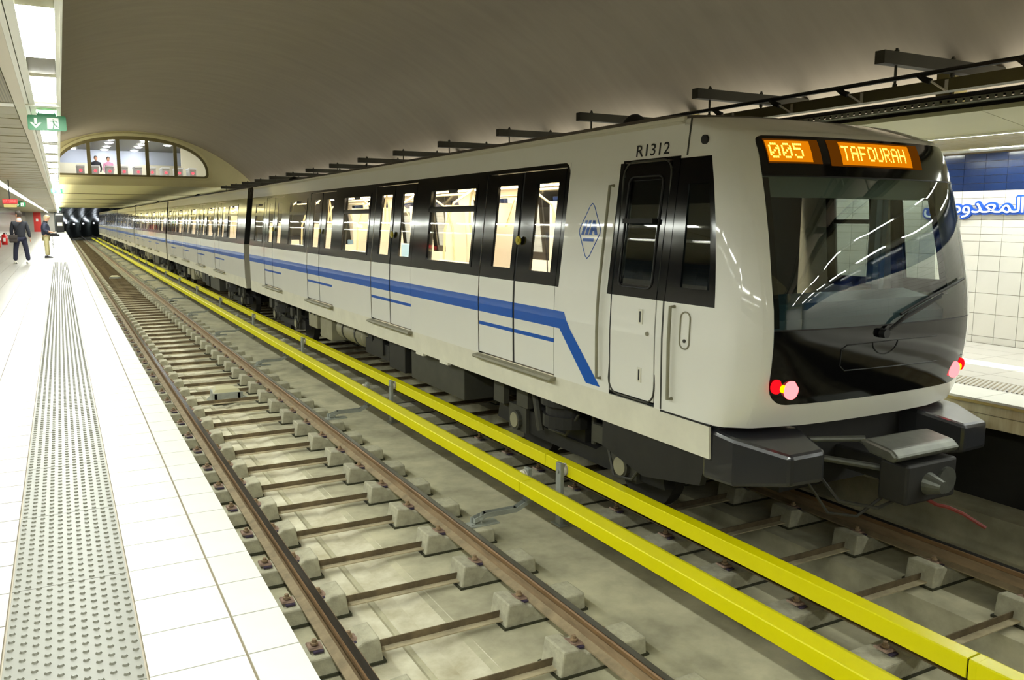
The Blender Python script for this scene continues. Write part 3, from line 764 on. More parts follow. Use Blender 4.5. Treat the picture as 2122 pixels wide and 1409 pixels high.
tr.box(7.33, 7.335, -6, YM, 3.700, 3.708).box(7.33, 7.335, -6, YM, 3.737, 3.745)
while y < 26: tr.box(7.33, 7.335, y, y + .05, 3.708, 3.737); y += .075
tr.box(7.33, 7.335, 26, YM, 3.708, 3.737).box(7.33, 7.50, -6, YM, 3.70, 3.703)
tr.build('perforated_side', 'cablegrey', t)
MB().cyl((7.38, -6, 3.765), (7.38, YM, 3.765), .03, 8).cyl((7.45, -6, 3.77), (7.45, YM, 3.77), .035, 8).build('cable', 'blackcable', t)
sb = MB()
for k in range(-1, 12): MB().box(7.9, 8.1, 5.4 + k * 4, 5.6 + k * 4, 3.64, 4.15).build('canopy_stub_column', 'canopy', cb)

# ================================================================== THE TRAIN
TX = 5.45
HW = [(.87, 1.32), (1.12, 1.333), (1.70, 1.34), (1.78, 1.338), (2.0, 1.33), (3.16, 1.20), (3.36, 1.175), (3.40, 1.17), (3.43, 1.10), (3.47, .98), (3.52, .78), (3.56, .48), (3.58, 0.0)]
def hw(z): return interp(HW, z)
def side_grid(mb, ycuts, zcuts, hole, matf, side=-1, off=0.0):
    for y0, y1 in zip(ycuts, ycuts[1:]):
        for z0, z1 in zip(zcuts, zcuts[1:]):
            ym, zm = (y0 + y1) / 2, (z0 + z1) / 2
            if hole(ym, zm): continue
            xa, xb = TX + side * (hw(z0) + off), TX + side * (hw(z1) + off)
            q = [(xa, y0, z0), (xa, y1, z0), (xb, y1, z1), (xb, y0, z1)]
            if side < 0: q = q[::-1]
            mb.add(q, [(0, 1, 2, 3)], matf(ym, zm))
def spanel(y0, y1, z0, z1, th, side=-1, off=.0, k=0, mb=None, zs=None):   # a slab that follows the side profile
    mb = mb or MB(); zz = [z0] + [z for z, _ in HW if z0 < z < z1] + [z1]
    for a, b in zip(zz, zz[1:]):
        xa, xb = TX + side * (hw(a) + off), TX + side * (hw(b) + off); xc, xd = xa - side * th, xb - side * th
        mb.add([(xa, y0, a), (xa, y1, a), (xb, y1, b), (xb, y0, b), (xc, y0, a), (xc, y1, a), (xd, y1, b), (xd, y0, b)], [(0, 1, 2, 3), (7, 6, 5, 4), (0, 4, 5, 1), (1, 5, 6, 2), (2, 6, 7, 3), (3, 7, 4, 0)], k)
    return mb
STRIPE = (1.61, 1.775)
def make_car(name, y0, y1, doors, wins, label, front=False, detail=True):
    car = thing(name, (TX, y0, 0), label, 'train car')
    yA = 5.12 if front else y0
    bw = 6.70 if front else y0 + .0                     # start of black band
    for side in (-1, 1):
        ycuts = sorted(set([yA, y1, bw] + [v for d in doors for v in (d - .83, d + .83)] + [v for w_ in wins for v in w_] + ([5.21, 5.84] if front else [])))
        zc = [1.13, 1.45, 1.61, 1.705, 1.775, 2.0, 2.125, 2.72, 2.79, 2.985, 3.12, 3.16, 3.36, 3.40]
        def hole(y, z):
            for d in doors:
                if abs(y - d) < .83 and 1.13 < z < 3.12: return True
            for a, b in wins:
                if a < y < b and (2.125 < z < 2.72 or 2.79 < z < 2.985): return True
            if front and 5.21 < y < 5.84 and 1.16 < z < 3.10: return True
            return False
        def mf(y, z):
            if z > 3.36: return 4
            if y > bw and 2.0 < z < 3.16: return 1
            if 1.61 < z < 1.705 and y > 6.62: return 2
            if 1.705 < z < 1.775 and y > 6.62: return 2
            return 0
        b = MB(); side_grid(b, ycuts, zc, hole, mf, side)
        b.build('body_side', ['white', 'black', 'blue', 'lightblue', 'gutter'], car, label='white body side with black window band and blue stripe' if side < 0 else None)
        b = MB(); spanel(4.56 if front else y0, y1, .87, 1.13, .02, side, 0, mb=b); b.build('skirt', 'skirt', car)
        MB().box(TX + side * 1.16, TX + side * 1.185, yA, y1, 3.385, 3.415).build('gutter', 'gutter', car)
        for a, b_ in wins:
            fr2 = MB()
            for q in ((a - .05, b_ + .05, 2.985, 3.035), (a - .05, b_ + .05, 2.09, 2.125), (a - .05, b_ + .05, 2.725, 2.785), (a - .05, a, 2.125, 2.985), (b_, b_ + .05, 2.125, 2.985)): spanel(q[0], q[1], q[2], q[3], .03, side, .006, mb=fr2)
            fo = fr2.build('window_frame', 'black', car)
            g_ = MB()
            for z0, z1 in ((2.125, 2.725), (2.785, 2.985)):
                xa, xb = TX + side * (hw(z0) - .008), TX + side * (hw(z1) - .008)
                g_.quad((xa, a, z0), (xa, b_, z0), (xb, b_, z1), (xb, a, z1))
            g_.build('window_pane', 'glass', fo)
            if side < 0 and detail:
                MB().box(TX - 1.235, TX - 1.20, (a + b_) / 2 - .1, (a + b_) / 2 + .1, 2.95, 2.99).build('window_catch', 'blackm', fo)
        for d in doors:
            for lo, hi, g0, g1 in ((d - .815, d - .022, d - .70, d - .29), (d + .022, d + .815, d + .12, d + .56)):
                lf = MB()
                spanel(lo, hi, 1.15, 1.46, .03, side, -.004, 0, lf)
                spanel(lo, hi, 1.46, 1.50, .03, side, -.004, 2, lf)
                spanel(lo, hi, 1.50, 1.61, .03, side, -.004, 0, lf)
                spanel(lo, hi, 1.61, 1.775, .03, side, -.004, 2, lf)
                spanel(lo, hi, 1.775, 2.0, .03, side, -.004, 0, lf)
                spanel(lo, hi, 2.0, 2.125, .03, side, -.004, 1, lf)
                spanel(lo, g0, 2.125, 2.985, .03, side, -.004, 1, lf); spanel(g1, hi, 2.125, 2.985, .03, side, -.004, 1, lf)
                spanel(lo, hi, 2.985, 3.11, .03, side, -.004, 1, lf)
                lo_ = lf.build('door_leaf', ['white', 'black', 'blue'], car)
                xa, xb = TX + side * (hw(2.125) - .012), TX + side * (hw(2.985) - .012)
                MB().quad((xa, g0, 2.125), (xa, g1, 2.125), (xb, g1, 2.985), (xb, g0, 2.985)).build('door_pane', 'glass', lo_)
            if side < 0:
                if detail:
                    MB().cyl((TX - 1.30, d - .06, 2.42), (TX - 1.318, d - .06, 2.42), .045, 14).cyl((TX - 1.318, d - .06, 2.42), (TX - 1.325, d - .06, 2.42), .02, 10).build('door_button', 'tail_yellow_plastic', car)
                MB().prism_y([(TX - 1.33, 1.10), (TX - 1.40, 1.085), (TX - 1.41, 1.10), (TX - 1.40, 1.12), (TX - 1.33, 1.128)], d - .87, d + .85).build('door_sill', 'under3', car)
            sm = MB(); spanel(d - .022, d + .022, 1.14, 3.11, .02, side, -.012, mb=sm); spanel(d - .84, d - .815, 1.13, 3.12, .02, side, -.014, mb=sm); spanel(d + .815, d + .84, 1.13, 3.12, .02, side, -.014, mb=sm)
            sm.build('door_seal', 'blackm', car)
    # roof
    rf = MB(); ll = [(z, h) for z, h in HW if z >= 3.40]
    if not front:
        rows = [[(TX - h, y, z) for z, h in ll] + [(TX + h, y, z) for z, h in ll[::-1]] for y in (y0, y1)]
        rf.grid(rows, flip=True)
        rf.build('roof', 'roof', car, smooth=True)
    # floor, ceiling, interior
    MB().box(TX - 1.28, TX + 1.28, (y0 + 2.0) if front else y0 + .05, y1 - .05, 1.05, 1.14).build('car_floor', 'interior_floor', car)
    MB().box(TX - 1.15, TX + 1.15, (y0 + 2.2) if front else y0 + .05, y1 - .05, 3.12, 3.18).build('car_ceiling', 'interior', car)
    yi = 6.45 if front else y0 + .3
    il = MB()
    for s in (-.62, .62): il.quad((TX + s - .09, yi + .2, 3.112), (TX + s + .09, yi + .2, 3.112), (TX + s + .09, y1 - .5, 3.112), (TX + s - .09, y1 - .5, 3.112))
    il.build('interior_lamp', 'carlamp', car)
    # inner lining with window openings on both sides
    for side in (-1, 1):
        b = MB(); yc = sorted(set([yi, y1 - .1] + [v for d in doors for v in (d - .80, d - .70, d + .70, d + .80)] + [v for w_ in wins for v in w_]))
        for a, c in zip(yc, yc[1:]):
            m_ = (a + c) / 2
            if any(abs(m_ - d) < .70 for d in doors): continue
            op = any(p_ < m_ < q_ for p_, q_ in wins)
            for z0, z1 in ((1.14, 2.12), (2.12, 2.99), (2.99, 3.12)):
                if op and z0 == 2.12: continue
                xa = TX + side * (min(hw(z0), 1.30) - .06); xb = TX + side * (min(hw(z1), 1.3) - .06)
                b.quad((xa, a, z0), (xa, c, z0), (xb, c, z1), (xb, a, z1))
        b.build('inner_lining', 'interior', car)
    if detail:
        for d in doors:
            for s, yy in ((-1, d - 1.0), (-1, d + 1.0), (1, d - 1.0), (1, d + 1.0)):
                if yy > y1 - .4 or yy < yi: continue
                x = TX + s * .95
                MB().tube([(x, yy, 1.14), (x - s * .02, yy, 1.9), (x - s * .05, yy, 2.5), (x - s * .18, yy, 2.85), (x - s * .42, yy, 3.0), (x - s * .5, yy, 3.1)], .017, 6).build('grab_pole', 'pole', car)
            MB().tube([(TX, d, 1.14), (TX, d, 1.9), (TX, d, 2.3), (TX + .0, d + .12, 2.6), (TX, d + .1, 2.9), (TX, d, 3.1)], .017, 6).tube([(TX, d, 2.3), (TX, d - .12, 2.6), (TX, d - .1, 2.9), (TX, d, 3.1)], .017, 6).build('grab_pole', 'pole', car)
            MB().tube([(TX - .5, d - .9, 2.98), (TX - .5, d + .9, 2.98)], .015, 6).tube([(TX + .5, d - .9, 2.98), (TX + .5, d + .9, 2.98)], .015, 6).build('ceiling_rail', 'pole', car)
            MB().box(TX - 1.2, TX - .82, d + .86, d + .92, 1.14, 2.55).box(TX + .82, TX + 1.2, d + .86, d + .92, 1.14, 2.9).box(TX - 1.2, TX - .95, d - .92, d - .86, 1.14, 2.2).box(TX + .82, TX + 1.2, d - .92, d - .86, 1.14, 2.9).build('draught_screen', 'interior', car)
        for a, b_ in wins:
            for s in (-1, 1):
                for k in range(2):
                    ya = a + .03 + k * .62
                    x1 = TX + s * 1.2; x2 = TX + s * .8
                    MB().box(min(x1, x2), max(x1, x2), ya, ya + .56, 1.5, 1.58).box(min(x1, x1 - s * .08), max(x1, x1 - s * .08), ya, ya + .56, 1.58, 2.12).build('seat', 'seat', car, bevel=.02)
    # end walls
    for yy, d_ in (((y0, 1),) if not front else ()) + ((y1, -1),):
        e = MB()
        zz = [1.0, 2.0, 3.16, 3.40]
        for a, b in zip(zz, zz[1:]):
            k = 1 if a == 2.0 else 0
            for s in (-1, 1):
                e.quad((TX + s * hw(a), yy, a), (TX + s * .5, yy, a), (TX + s * .5, yy, b), (TX + s * hw(b), yy, b), k)
        top = [(z, h) for z, h in HW if z >= 3.16]
        e.add([(TX - h, yy, z) for z, h in top] + [(TX + h, yy, z) for z, h in top[::-1][1:]], [tuple(range(2 * len(top) - 1))], 2)
        e.box(TX - 1.3, TX + 1.3, yy, yy + .05 * d_, .87, 1.0, 0)
        e.build('end_wall', ['white_shade', 'blackm', 'roof'], car)
    if y1 < 100:
        gx = MB()
        for k in range(3):
            yy = y1 + .04 + k * .13; gx.box(TX - .62 + .03 * (k % 2), TX + .62 - .03 * (k % 2), yy, yy + .12, 1.05, 3.15)
        gx.build('gangway_bellows', 'blackm', car)
    # roof units
    for yy, w_, h_ in ((y0 + (3.55 if front else 1.2), .24, .24), (y0 + (4.45 if front else 2.2), .34, .16), (y1 - 3.0, .34, .15), (y1 - 8.0, .3, .14)):
        MB().ball((TX + .30, yy, 3.545), w_ * .8, w_ * 1.5 if h_ < .15 else w_ * .6, h_ + .02, 16, 6, top=True).build('roof_vent', 'blackm', car, smooth=True)
    # underfloor
    fd = MB().box(TX - 1.2, TX + 1.2, y0 + (1.2 if front else .1), y1 - .1, .98, 1.04).build('underframe', 'under', car)
    ln = y1 - y0
    def bogie(yc):
        bo = MB()
        for s in (-1, 1):
            x = TX + s * .98
            bo.prism_x([(yc - 1.55, .34), (yc - 1.35, .33), (yc - .8, .30), (yc - .5, .30), (yc + .5, .30), (yc + .8, .30), (yc + 1.35, .33), (yc + 1.55, .34), (yc + 1.5, .52), (yc + .7, .56), (yc + .5, .44), (yc - .5, .44), (yc - .7, .56), (yc - 1.5, .52)], x - .06, x + .06)
        bo.box(TX - 1.0, TX + 1.0, yc - .25, yc + .25, .35, .6)
        bg = bo.build('bogie', 'under', car)
        for dy in (-1.0, 1.0):
            wq = MB()
            for s in (-1, 1): wq.cyl((TX + s * .69, yc + dy, .42), (TX + s * .82, yc + dy, .42), .42, 24)
            wq.cyl((TX - .8, yc + dy, .42), (TX + .8, yc + dy, .42), .09, 10); wq.build('wheelset', 'under', bg)
            MB().box(TX - 1.08, TX - .95, yc + dy - .2, yc + dy + .2, .30, .58).cyl((TX - 1.12, yc + dy, .42), (TX - 1.06, yc + dy, .42), .11, 14).build('axle_box', 'under2', bg)
            MB().cyl((TX - 1.13, yc + dy, .42), (TX - 1.12, yc + dy, .42), .085, 14).build('axle_cap', 'under3', bg)
        MB().cyl((TX - 1.03, yc, .58), (TX - 1.03, yc, .70), .27, 20).cyl((TX - 1.03, yc, .70), (TX - 1.03, yc, .80), .24, 20).cyl((TX - 1.03, yc, .80), (TX - 1.03, yc, .9), .29, 20).build('air_spring', 'under', bg)
        MB().cyl((TX - 1.10, yc + .45, .42), (TX - 1.12, yc + .55, .86), .04, 8).cyl((TX - 1.06, yc - .5, .5), (TX - 1.06, yc - .5, .84), .03, 8).tube([(TX - 1.11, yc - .3, .75), (TX - 1.13, yc - .1, .5), (TX - 1.11, yc + .25, .48), (TX - 1.06, yc + .35, .8)], .016, 6).tube([(TX - 1.11, yc - 1.4, .6), (TX - 1.13, yc - 1.2, .35), (TX - 1.11, yc - .9, .3), (TX - 1.06, yc - .7, .6)], .014, 6).build('damper', 'under2', bg)
        for bx in ((-1.25, -1.15, .5, .8), (-.75, -.55, .55, .72), (.7, .95, .6, .84), (1.25, 1.5, .55, .86)):
            MB().box(TX - 1.12, TX - 1.05, yc + bx[0], yc + bx[1], bx[2], bx[3]).build('brake_gear', 'under2', bg)
    bogie(y0 + 2.75); bogie(y1 - 2.55)
    ub = y0 + 4.9
    MB().box(TX - 1.2, TX - .2, ub, ub + 1.75, .42, .97).build('equipment_box', 'under2', car, bevel=.01)
    MB().box(TX - 1.22, TX - .3, ub + 1.95, ub + 2.6, .44, .97).build('equipment_box', 'under', car, bevel=.01)
    MB().box(TX - 1.15, TX - .3, ub + 2.8, ub + 3.9, .48, .72).box(TX - 1.18, TX - .8, ub + 3.0, ub + 3.4, .55, .97).box(TX - 1.16, TX - .8, ub + 3.55, ub + 3.75, .7, .97).build('equipment_box', 'under', car)
    MB().cyl((TX - .95, ub + 4.1, .70), (TX - .95, ub + 5.5, .70), .22, 20).ball((TX - .95, ub + 4.1, .70), .22, .08, .22, 16, 8).ball((TX - .95, ub + 5.5, .70), .22, .08, .22, 16, 8).build('air_tank', 'under3', car, smooth=True)
    for yy in (ub + 4.4, ub + 5.1): MB().cyl((TX - .95, yy, .70), (TX - .95, yy + .05, .70), .235, 20).build('tank_strap', 'under2', car)
    MB().box(TX - 1.18, TX - .4, ub + 5.75, ub + 6.5, .42, .97).build('equipment_box', 'under3', car, bevel=.01)
    eb = MB().box(TX - 1.22, TX - .5, ub + 6.6, ub + 7.2, .55, .97).build('equipment_box', 'under3', car, bevel=.01)
    MB().cyl((TX - 1.22, ub + 6.75, .85), (TX - 1.235, ub + 6.75, .85), .05, 12).cyl((TX - 1.22, ub + 7.02, .85), (TX - 1.235, ub + 7.02, .85), .05, 12).build('gauge', 'under', eb)
    for yy in (ub + .2, ub + 1.0):
        MB().box(TX - 1.33, TX - 1.28, yy, yy + .25, .84, .875).build('jacking_pad', 'skirt', car)
    return car
M['tail_yellow_plastic'] = mat('yellow_plastic', (190, 176, 30), .4)
d1 = [7.59, 11.32, 15.05, 18.85]
w1 = [(8.69, 9.99), (12.40, 13.70), (16.15, 17.45), (19.97, 20.85)]
c1 = make_car('metro_car', 4.2, 21.35, d1, w1, 'leading white metro car with driver cab, tail lights and amber destination display', front=True)
def mid(y0): return [y0 + 2.35 + 3.77 * k for k in range(4)] + []
def midw(y0):
    d = mid(y0); return [(y0 + .35, y0 + 1.2)] + [((a + b) / 2 - .62, (a + b) / 2 + .62) for a, b in zip(d, d[1:])] + [(d[-1] + 1.2, d[-1] + 2.3)]
Yc = 22.25
yy0 = 23.55
c2 = make_car('metro_car', 22.05, 39.55, [25.9, 29.6, 33.4, 37.2], [(23.2, 24.6), (27.1, 28.4), (30.85, 32.15), (34.65, 35.95), (38.3, 39.2)], 'second metro car, directly behind the leading car with the cab')
for k, lab in enumerate(['third metro car from the camera end', 'fourth metro car from the camera end', 'fifth metro car from the camera end', 'rearmost metro car, deep under the low ceiling']):
    dup(c2, (TX, 22.05 + 18.0 * (k + 1), 0), None, lab)

# ---- nose of the leading car
YC = [(1.13, 4.215), (1.31, 4.14), (1.5, 4.10), (1.86, 4.08), (2.3, 4.13), (2.95, 4.27), (3.2, 4.36), (3.27, 4.42), (3.34, 4.60), (3.40, 4.80), (3.43, 4.95), (3.47, 5.2), (3.52, 5.6), (3.56, 6.1), (3.58, 6.6)]
DY = [(0, 0), (.2, .004), (.4, .018), (.55, .038), (.7, .075), (.8, .115), (.87, .155), (.92, .20), (.96, .26), (.985, .33), (.997, .40), (1.0, .46)]
def hermite(t, v):
    if v <= t[0][0]: return t[0][1]
    if v >= t[-1][0]: return t[-1][1]
    for i in range(len(t) - 1):
        if v <= t[i + 1][0]:
            (a, b), (c, d) = t[i], t[i + 1]; h = c - a; s0 = (d - b) / h
            sp = (b - t[i - 1][1]) / (a - t[i - 1][0]) if i > 0 else (0 if t is DY else s0)
            sn = (t[i + 2][1] - d) / (t[i + 2][0] - c) if i + 2 < len(t) else s0
            m0 = 0 if sp * s0 <= 0 and t is not YC else (sp + s0) / 2; m1 = (s0 + sn) / 2; u = (v - a) / h
            return b * (2 * u ** 3 - 3 * u ** 2 + 1) + m0 * h * (u ** 3 - 2 * u ** 2 + u) + d * (3 * u ** 2 - 2 * u ** 3) + m1 * h * (u ** 3 - u ** 2)
def yc(z): return hermite(YC, z)
def SF(x, z, off=0.0):                                # x relative to TX
    h = hw(z); xn = min(1, abs(x) / h); return (TX + x, yc(z) + hermite(DY, xn) - off, z)
def wsW(z):                                           # half width of the black front at height z
    w0 = 1.09 - .0 * z if z < 2.2 else 1.09 - (z - 2.2) * .045
    r = .16
    zb = 1.31
    if z < zb + r: w0 -= r - math.sqrt(max(0, r * r - (zb + r - z) ** 2))
    rt = .05; zt = 3.23
    if z > zt - rt: w0 -= rt - math.sqrt(max(0, rt * rt - (z - zt + rt) ** 2))
    return w0
zs_l = [1.31, 1.315, 1.33, 1.36, 1.40, 1.47, 1.6, 1.75, 1.862, 2.0, 2.2, 2.5, 2.8, 2.94, 3.1, 3.18, 3.205, 3.22, 3.23]
outl = [(-wsW(z), z) for z in zs_l[::-1]] + [(x, 1.31) for x in (-.6, -.3, 0, .3, .6)] + [(wsW(z), z) for z in zs_l] + [(x, 3.23) for x in (.7, .35, 0, -.35, -.7)]
xo = 1.16
def shell_pt(p):
    dx, dz = p[0], p[1] - 2.25
    k = min(xo / abs(dx) if abs(dx) > 1e-9 else 9e9, ((3.36 - 2.25) / dz if dz > 0 else (2.25 - 1.13) / -dz) if abs(dz) > 1e-9 else 9e9)
    return (dx * k, 2.25 + dz * k)
# insert exact corners
oc = [shell_pt(p) for p in outl]
ns = MB()
n = len(outl)
rings = []
for s_ in (0, .25, .5, .75, 1.0):
    rings.append([(a[0] + (b[0] - a[0]) * s_, a[1] + (b[1] - a[1]) * s_) for a, b in zip(outl, oc)])
rings3 = [[SF(x, z) for x, z in r] + [SF(*r[0])] for r in rings]
ns.grid(rings3)
zcut = [1.13, 1.2, 1.31, 1.5, 1.705, 1.86, 2.0, 2.12, 2.3, 2.6, 2.90, 3.10, 3.2, 3.27, 3.30, 3.34, 3.37, 3.40]
for s in (-1, 1):
    rows = []; 
    for z in zcut:
        h = hw(z); r = []
        for xn in ((xo / h) - .02 if xo / h < .97 else .93, .87 if xo / h < .87 else .955, .96, .975, .985, .992, .997, 1.0):
            xn = max(xn, min(xo / h - .02, .95)); r.append(SF(s * xn * h, z))
        r = sorted(r, key=lambda q: abs(q[0] - TX))
        ye = r[-1][1]
        yb_ = 5.12
        for q in (.12, .4, .7, 1.0): r.append((TX + s * h, ye + (yb_ - ye) * q, z))
        rows.append(r)
    for i in range(len(rows) - 1):
        for j in range(len(rows[0]) - 1):
            a, b, c, d = rows[i][j], rows[i][j + 1], rows[i + 1][j + 1], rows[i + 1][j]
            zm = (zcut[i] + zcut[i + 1]) / 2
            k = 1 if (2.0 < zm < 3.10 and j >= len(rows[0]) - 5) else 0
            if 2.12 < zm < 2.90 and j in (len(rows[0]) - 4, len(rows[0]) - 3): continue
            ns.quad(a, b, c, d, k)
for s in (-1, 1):
    qa = MB(); ya_ = SF(s * hw(2.5), 2.5)[1]; y_0 = ya_ + (5.12 - ya_) * .12 - .02; y_1 = ya_ + (5.12 - ya_) * .7 + .02
    for z0, z1 in ((2.11, 2.5), (2.5, 2.91)):
        qa.quad((TX + s * (hw(z0) - .01), y_0, z0), (TX + s * (hw(z0) - .01), y_1, z0), (TX + s * (hw(z1) - .01), y_1, z1), (TX + s * (hw(z1) - .01), y_0, z1))
    qa.build('quarter_window', 'glass_dark', c1)
# brow strip between the shell ring and the roof
rows = []
for z in (3.27, 3.30, 3.34, 3.37, 3.40):
    rows.append([SF(x * hw(z), z) for x in [-.98 + 1.96 * i / 30 for i in range(31)]])
ns.grid(rows)
ns.build('nose_shell', ['white', 'black'], c1, smooth=True, recalc=True, label='white moulded cab nose with black side glazing')
rows = []
ll = [z for z, h in YC if z >= 3.40]
xs_ = [-1, -.997, -.985, -.96, -.92, -.87, -.8, -.7, -.55, -.4, -.2, 0, .2, .4, .55, .7, .8, .87, .92, .96, .985, .997, 1]
for z in ll:
    h = hw(z); r = [(TX - h, 21.35, z), (TX - h, max(6.8, yc(z) + .6), z)]
    r += [(TX + x * h, yc(z) + interp(DY, abs(x)), z) for x in xs_]
    r += [(TX + h, max(6.8, yc(z) + .6), z), (TX + h, 21.35, z)]; rows.append(r)
rf = MB(); rf.grid(rows); rf.quad((TX - .48, 6.6, 3.56), (TX + .48, 6.6, 3.56), (TX + .48, 21.35, 3.56), (TX - .48, 21.35, 3.56))
rf.build('roof', 'roof', c1, smooth=True, label='dark grey domed roof')
def front_panel(z0, z1, name, m, off=.0, n=12, nz=8, lab=None, wl=None, wr=None):
    b = MB(); rows = []
    zz = sorted(set([z0, z1] + [z for z in zs_l if z0 < z < z1] + [z0 + (z1 - z0) * i / nz for i in range(1, nz)]))
    for z in zz:
        W = wsW(z); a = -W if wl is None else wl; c = W if wr is None else wr
        rows.append([SF(a + (c - a) * i / n, z, off) for i in range(n + 1)])
    b.grid(rows); return b.build(name, m, c1, smooth=True, label=lab)
front_panel(1.31, 1.855, 'lower_front_panel', 'black', .002, 24, lab='glossy black lower front panel')
front_panel(1.865, 2.935, 'windshield', 'windshield', .002, 24, lab='tinted curved windshield')
front_panel(2.945, 3.23, 'display_surround', 'black', .002, 24, lab='black surround of the destination display')
front_panel(1.855, 1.865, 'windshield_seal', 'blackm', .004, 24); front_panel(2.935, 2.945, 'windshield_seal', 'blackm', .004, 24)
fb = MB()
for s in (-1, 1): fb.grid([[SF(s * (wsW(z) - e), z, -.015) for e in (0, .05)] for z in (1.87, 2.0, 2.3, 2.6, 2.93)])
fb.build('windshield_mask', 'blackm', c1)
FONT = {'0': '01110 10001 10011 10101 11001 10001 01110', '5': '11111 10000 11110 00001 00001 10001 01110', 'T': '11111 00100 00100 00100 00100 00100 00100', 'A': '01110 10001 10001 11111 10001 10001 10001', 'F': '11111 10000 10000 11110 10000 10000 10000', 'O': '01110 10001 10001 10001 10001 10001 01110', 'U': '10001 10001 10001 10001 10001 10001 01110', 'R': '11110 10001 10001 11110 10100 10010 10001', 'H': '10001 10001 10001 11111 10001 10001 10001'}
def display(x0, x1, z0, z1, text, tx, pitch, lab):
    wt = len(text) * 6 * pitch
    d = front_panel(z0, z1, 'led_display', 'amber_dim', .005, 8, 2, lab, x0, x1 + .03)
    front_panel(z0 + .012, z1 - .012, 'lit_area', 'amber', .0075, 8, 2, None, tx - .02, tx + wt + .05)
    b = MB()
    for i, ch in enumerate(text):
        for r, row in enumerate(FONT[ch].split()):
            for c, v in enumerate(row):
                if v == '1':
                    x = tx + (i * 6 + c) * pitch; z = (z0 + z1) / 2 + .05 - r * .0155 * 1.0 + .0
                    p_ = [SF(x + dx * .0058, z + dz * .0066, .011) for dx, dz in ((-1, -1), (1, -1), (1, 1), (-1, 1))]
                    b.add(p_, [(0, 1, 2, 3)])
    b.build('led_dots', 'led', d)
display(-1.0, -.60, 3.03, 3.205, '005', -.975, .0150, 'amber number display')
display(-.49, .50, 3.02, 3.21, 'TAFOURAH', -.36, .0148, 'amber destination display')
# cab interior
cab = MB()
cab.box(TX - 1.25, TX + 1.25, 4.55, 6.2, 1.08, 1.13, 0)
cab.box(TX - 1.2, TX + 1.2, 6.12, 6.2, 1.13, 3.12, 0)
cab.box(TX - 1.12, TX + 1.12, 4.62, 6.2, 3.0, 3.05, 1)
cab.box(TX - 1.0, TX + 1.0, 4.56, 4.66, 2.80, 3.0, 1)
cab.build('cab_lining', ['cabdark', 'cabgrey'], c1)
MB().prism_x([(4.28, 1.4), (4.95, 1.4), (4.95, 1.95), (4.75, 2.06), (4.42, 2.0), (4.24, 1.95)], TX - 1.02, TX + 1.02).build('driver_desk', 'sign_desk', c1) if False else None
M['desk'] = mat('cab_desk_blue_grey', (60, 92, 108), .4)
MB().prism_x([(4.34, 1.4), (4.95, 1.4), (4.95, 1.98), (4.75, 2.05), (4.5, 2.0), (4.36, 1.9)], TX - 1.0, TX + 1.0).build('driver_desk', 'desk', c1)
MB().box(TX - .3, TX + .2, 5.3, 5.75, 1.5, 1.62).box(TX - .28, TX + .18, 5.68, 5.8, 1.6, 2.35).build('driver_seat', 'blackm', c1, bevel=.04)
MB().box(TX - 1.22, TX - .75, 5.88, 6.1, 1.13, 3.0, 0).box(TX - .55, TX - .12, 5.9, 6.1, 1.13, 3.0, 1).build('cab_cupboard', ['desk_dark', 'cabdark'], c1) if False else None
MB().box(TX + 1.08, TX + 1.15, 5.13, 5.20, 2.05, 3.0).build('window_post', 'cabpost', c1)
# cab door on both sides, with dark side windows
def rrect(y0, y1, z0, z1, r, n=5):
    p = []
    for cy_, cz_, a0 in ((y1 - r, z0 + r, -90), (y1 - r, z1 - r, 0), (y0 + r, z1 - r, 90), (y0 + r, z0 + r, 180)):
        for i in range(n + 1):
            a = math.radians(a0 + 90 * i / n); p.append((cy_ + r * math.cos(a), cz_ + r * math.sin(a)))
    return p
def side_outline(pts, off, wdt, name, m, par, s=-1):        # thin frame following an outline on the body side
    b = MB(); v = [(TX + s * (hw(z) + off), y, z) for y, z in pts] + [(TX + s * (hw(z) + off), y, z) for y, z in pts]
    b.tube([(TX + s * (hw(z) + off), y, z) for y, z in pts] + [(TX + s * (hw(pts[0][1]) + off), pts[0][0], pts[0][1])], wdt, 6); return b.build(name, m, par)
for s in (-1, 1):
    dr = MB(); y0, y1 = 5.225, 5.825
    spanel(y0, y1, 1.17, 2.0, .03, s, .0, 0, dr)
    spanel(y0, y1, 2.0, 2.10, .03, s, .0, 1, dr); spanel(y0, y0 + .10, 2.10, 2.95, .03, s, .0, 1, dr); spanel(y1 - .10, y1, 2.10, 2.95, .03, s, .0, 1, dr); spanel(y0, y1, 2.95, 3.09, .03, s, .0, 1, dr)
    do = dr.build('cab_door', ['white', 'black'], c1)
    xa, xb = TX + s * (hw(2.10) - .01), TX + s * (hw(2.95) - .01)
    MB().quad((xa, y0 + .1, 2.10), (xa, y1 - .1, 2.10), (xb, y1 - .1, 2.95), (xb, y0 + .1, 2.95)).build('door_window', 'glass_dark', do)
    MB().box(min(TX + s * 1.22, TX + s * 1.31), max(TX + s * 1.22, TX + s * 1.31), y0 + .1, y1 - .1, 2.60, 2.64).build('window_bar', 'blackm', do)
    if s < 0:
        side_outline(rrect(5.21, 5.84, 1.155, 3.105, .12), .003, .008, 'door_seal', 'blackm' if False else 'under2', do)
        side_outline(rrect(5.30, 5.75, 2.08, 2.98, .06), .004, .008, 'window_seal', 'blackm', do)
        for z in (1.37, 1.85):
            MB().box(TX - 1.345, TX - 1.335, 5.38, 5.43, z - .06, z + .06).build('door_handle', 'skirt', do); MB().box(TX - 1.348, TX - 1.344, 5.398, 5.412, z - .045, z + .045).build('handle_slot', 'under', do)
        MB().cyl((TX - 1.338, 5.31, 1.72), (TX - 1.35, 5.31, 1.72), .018, 10).build('door_lock', 'under3', do)
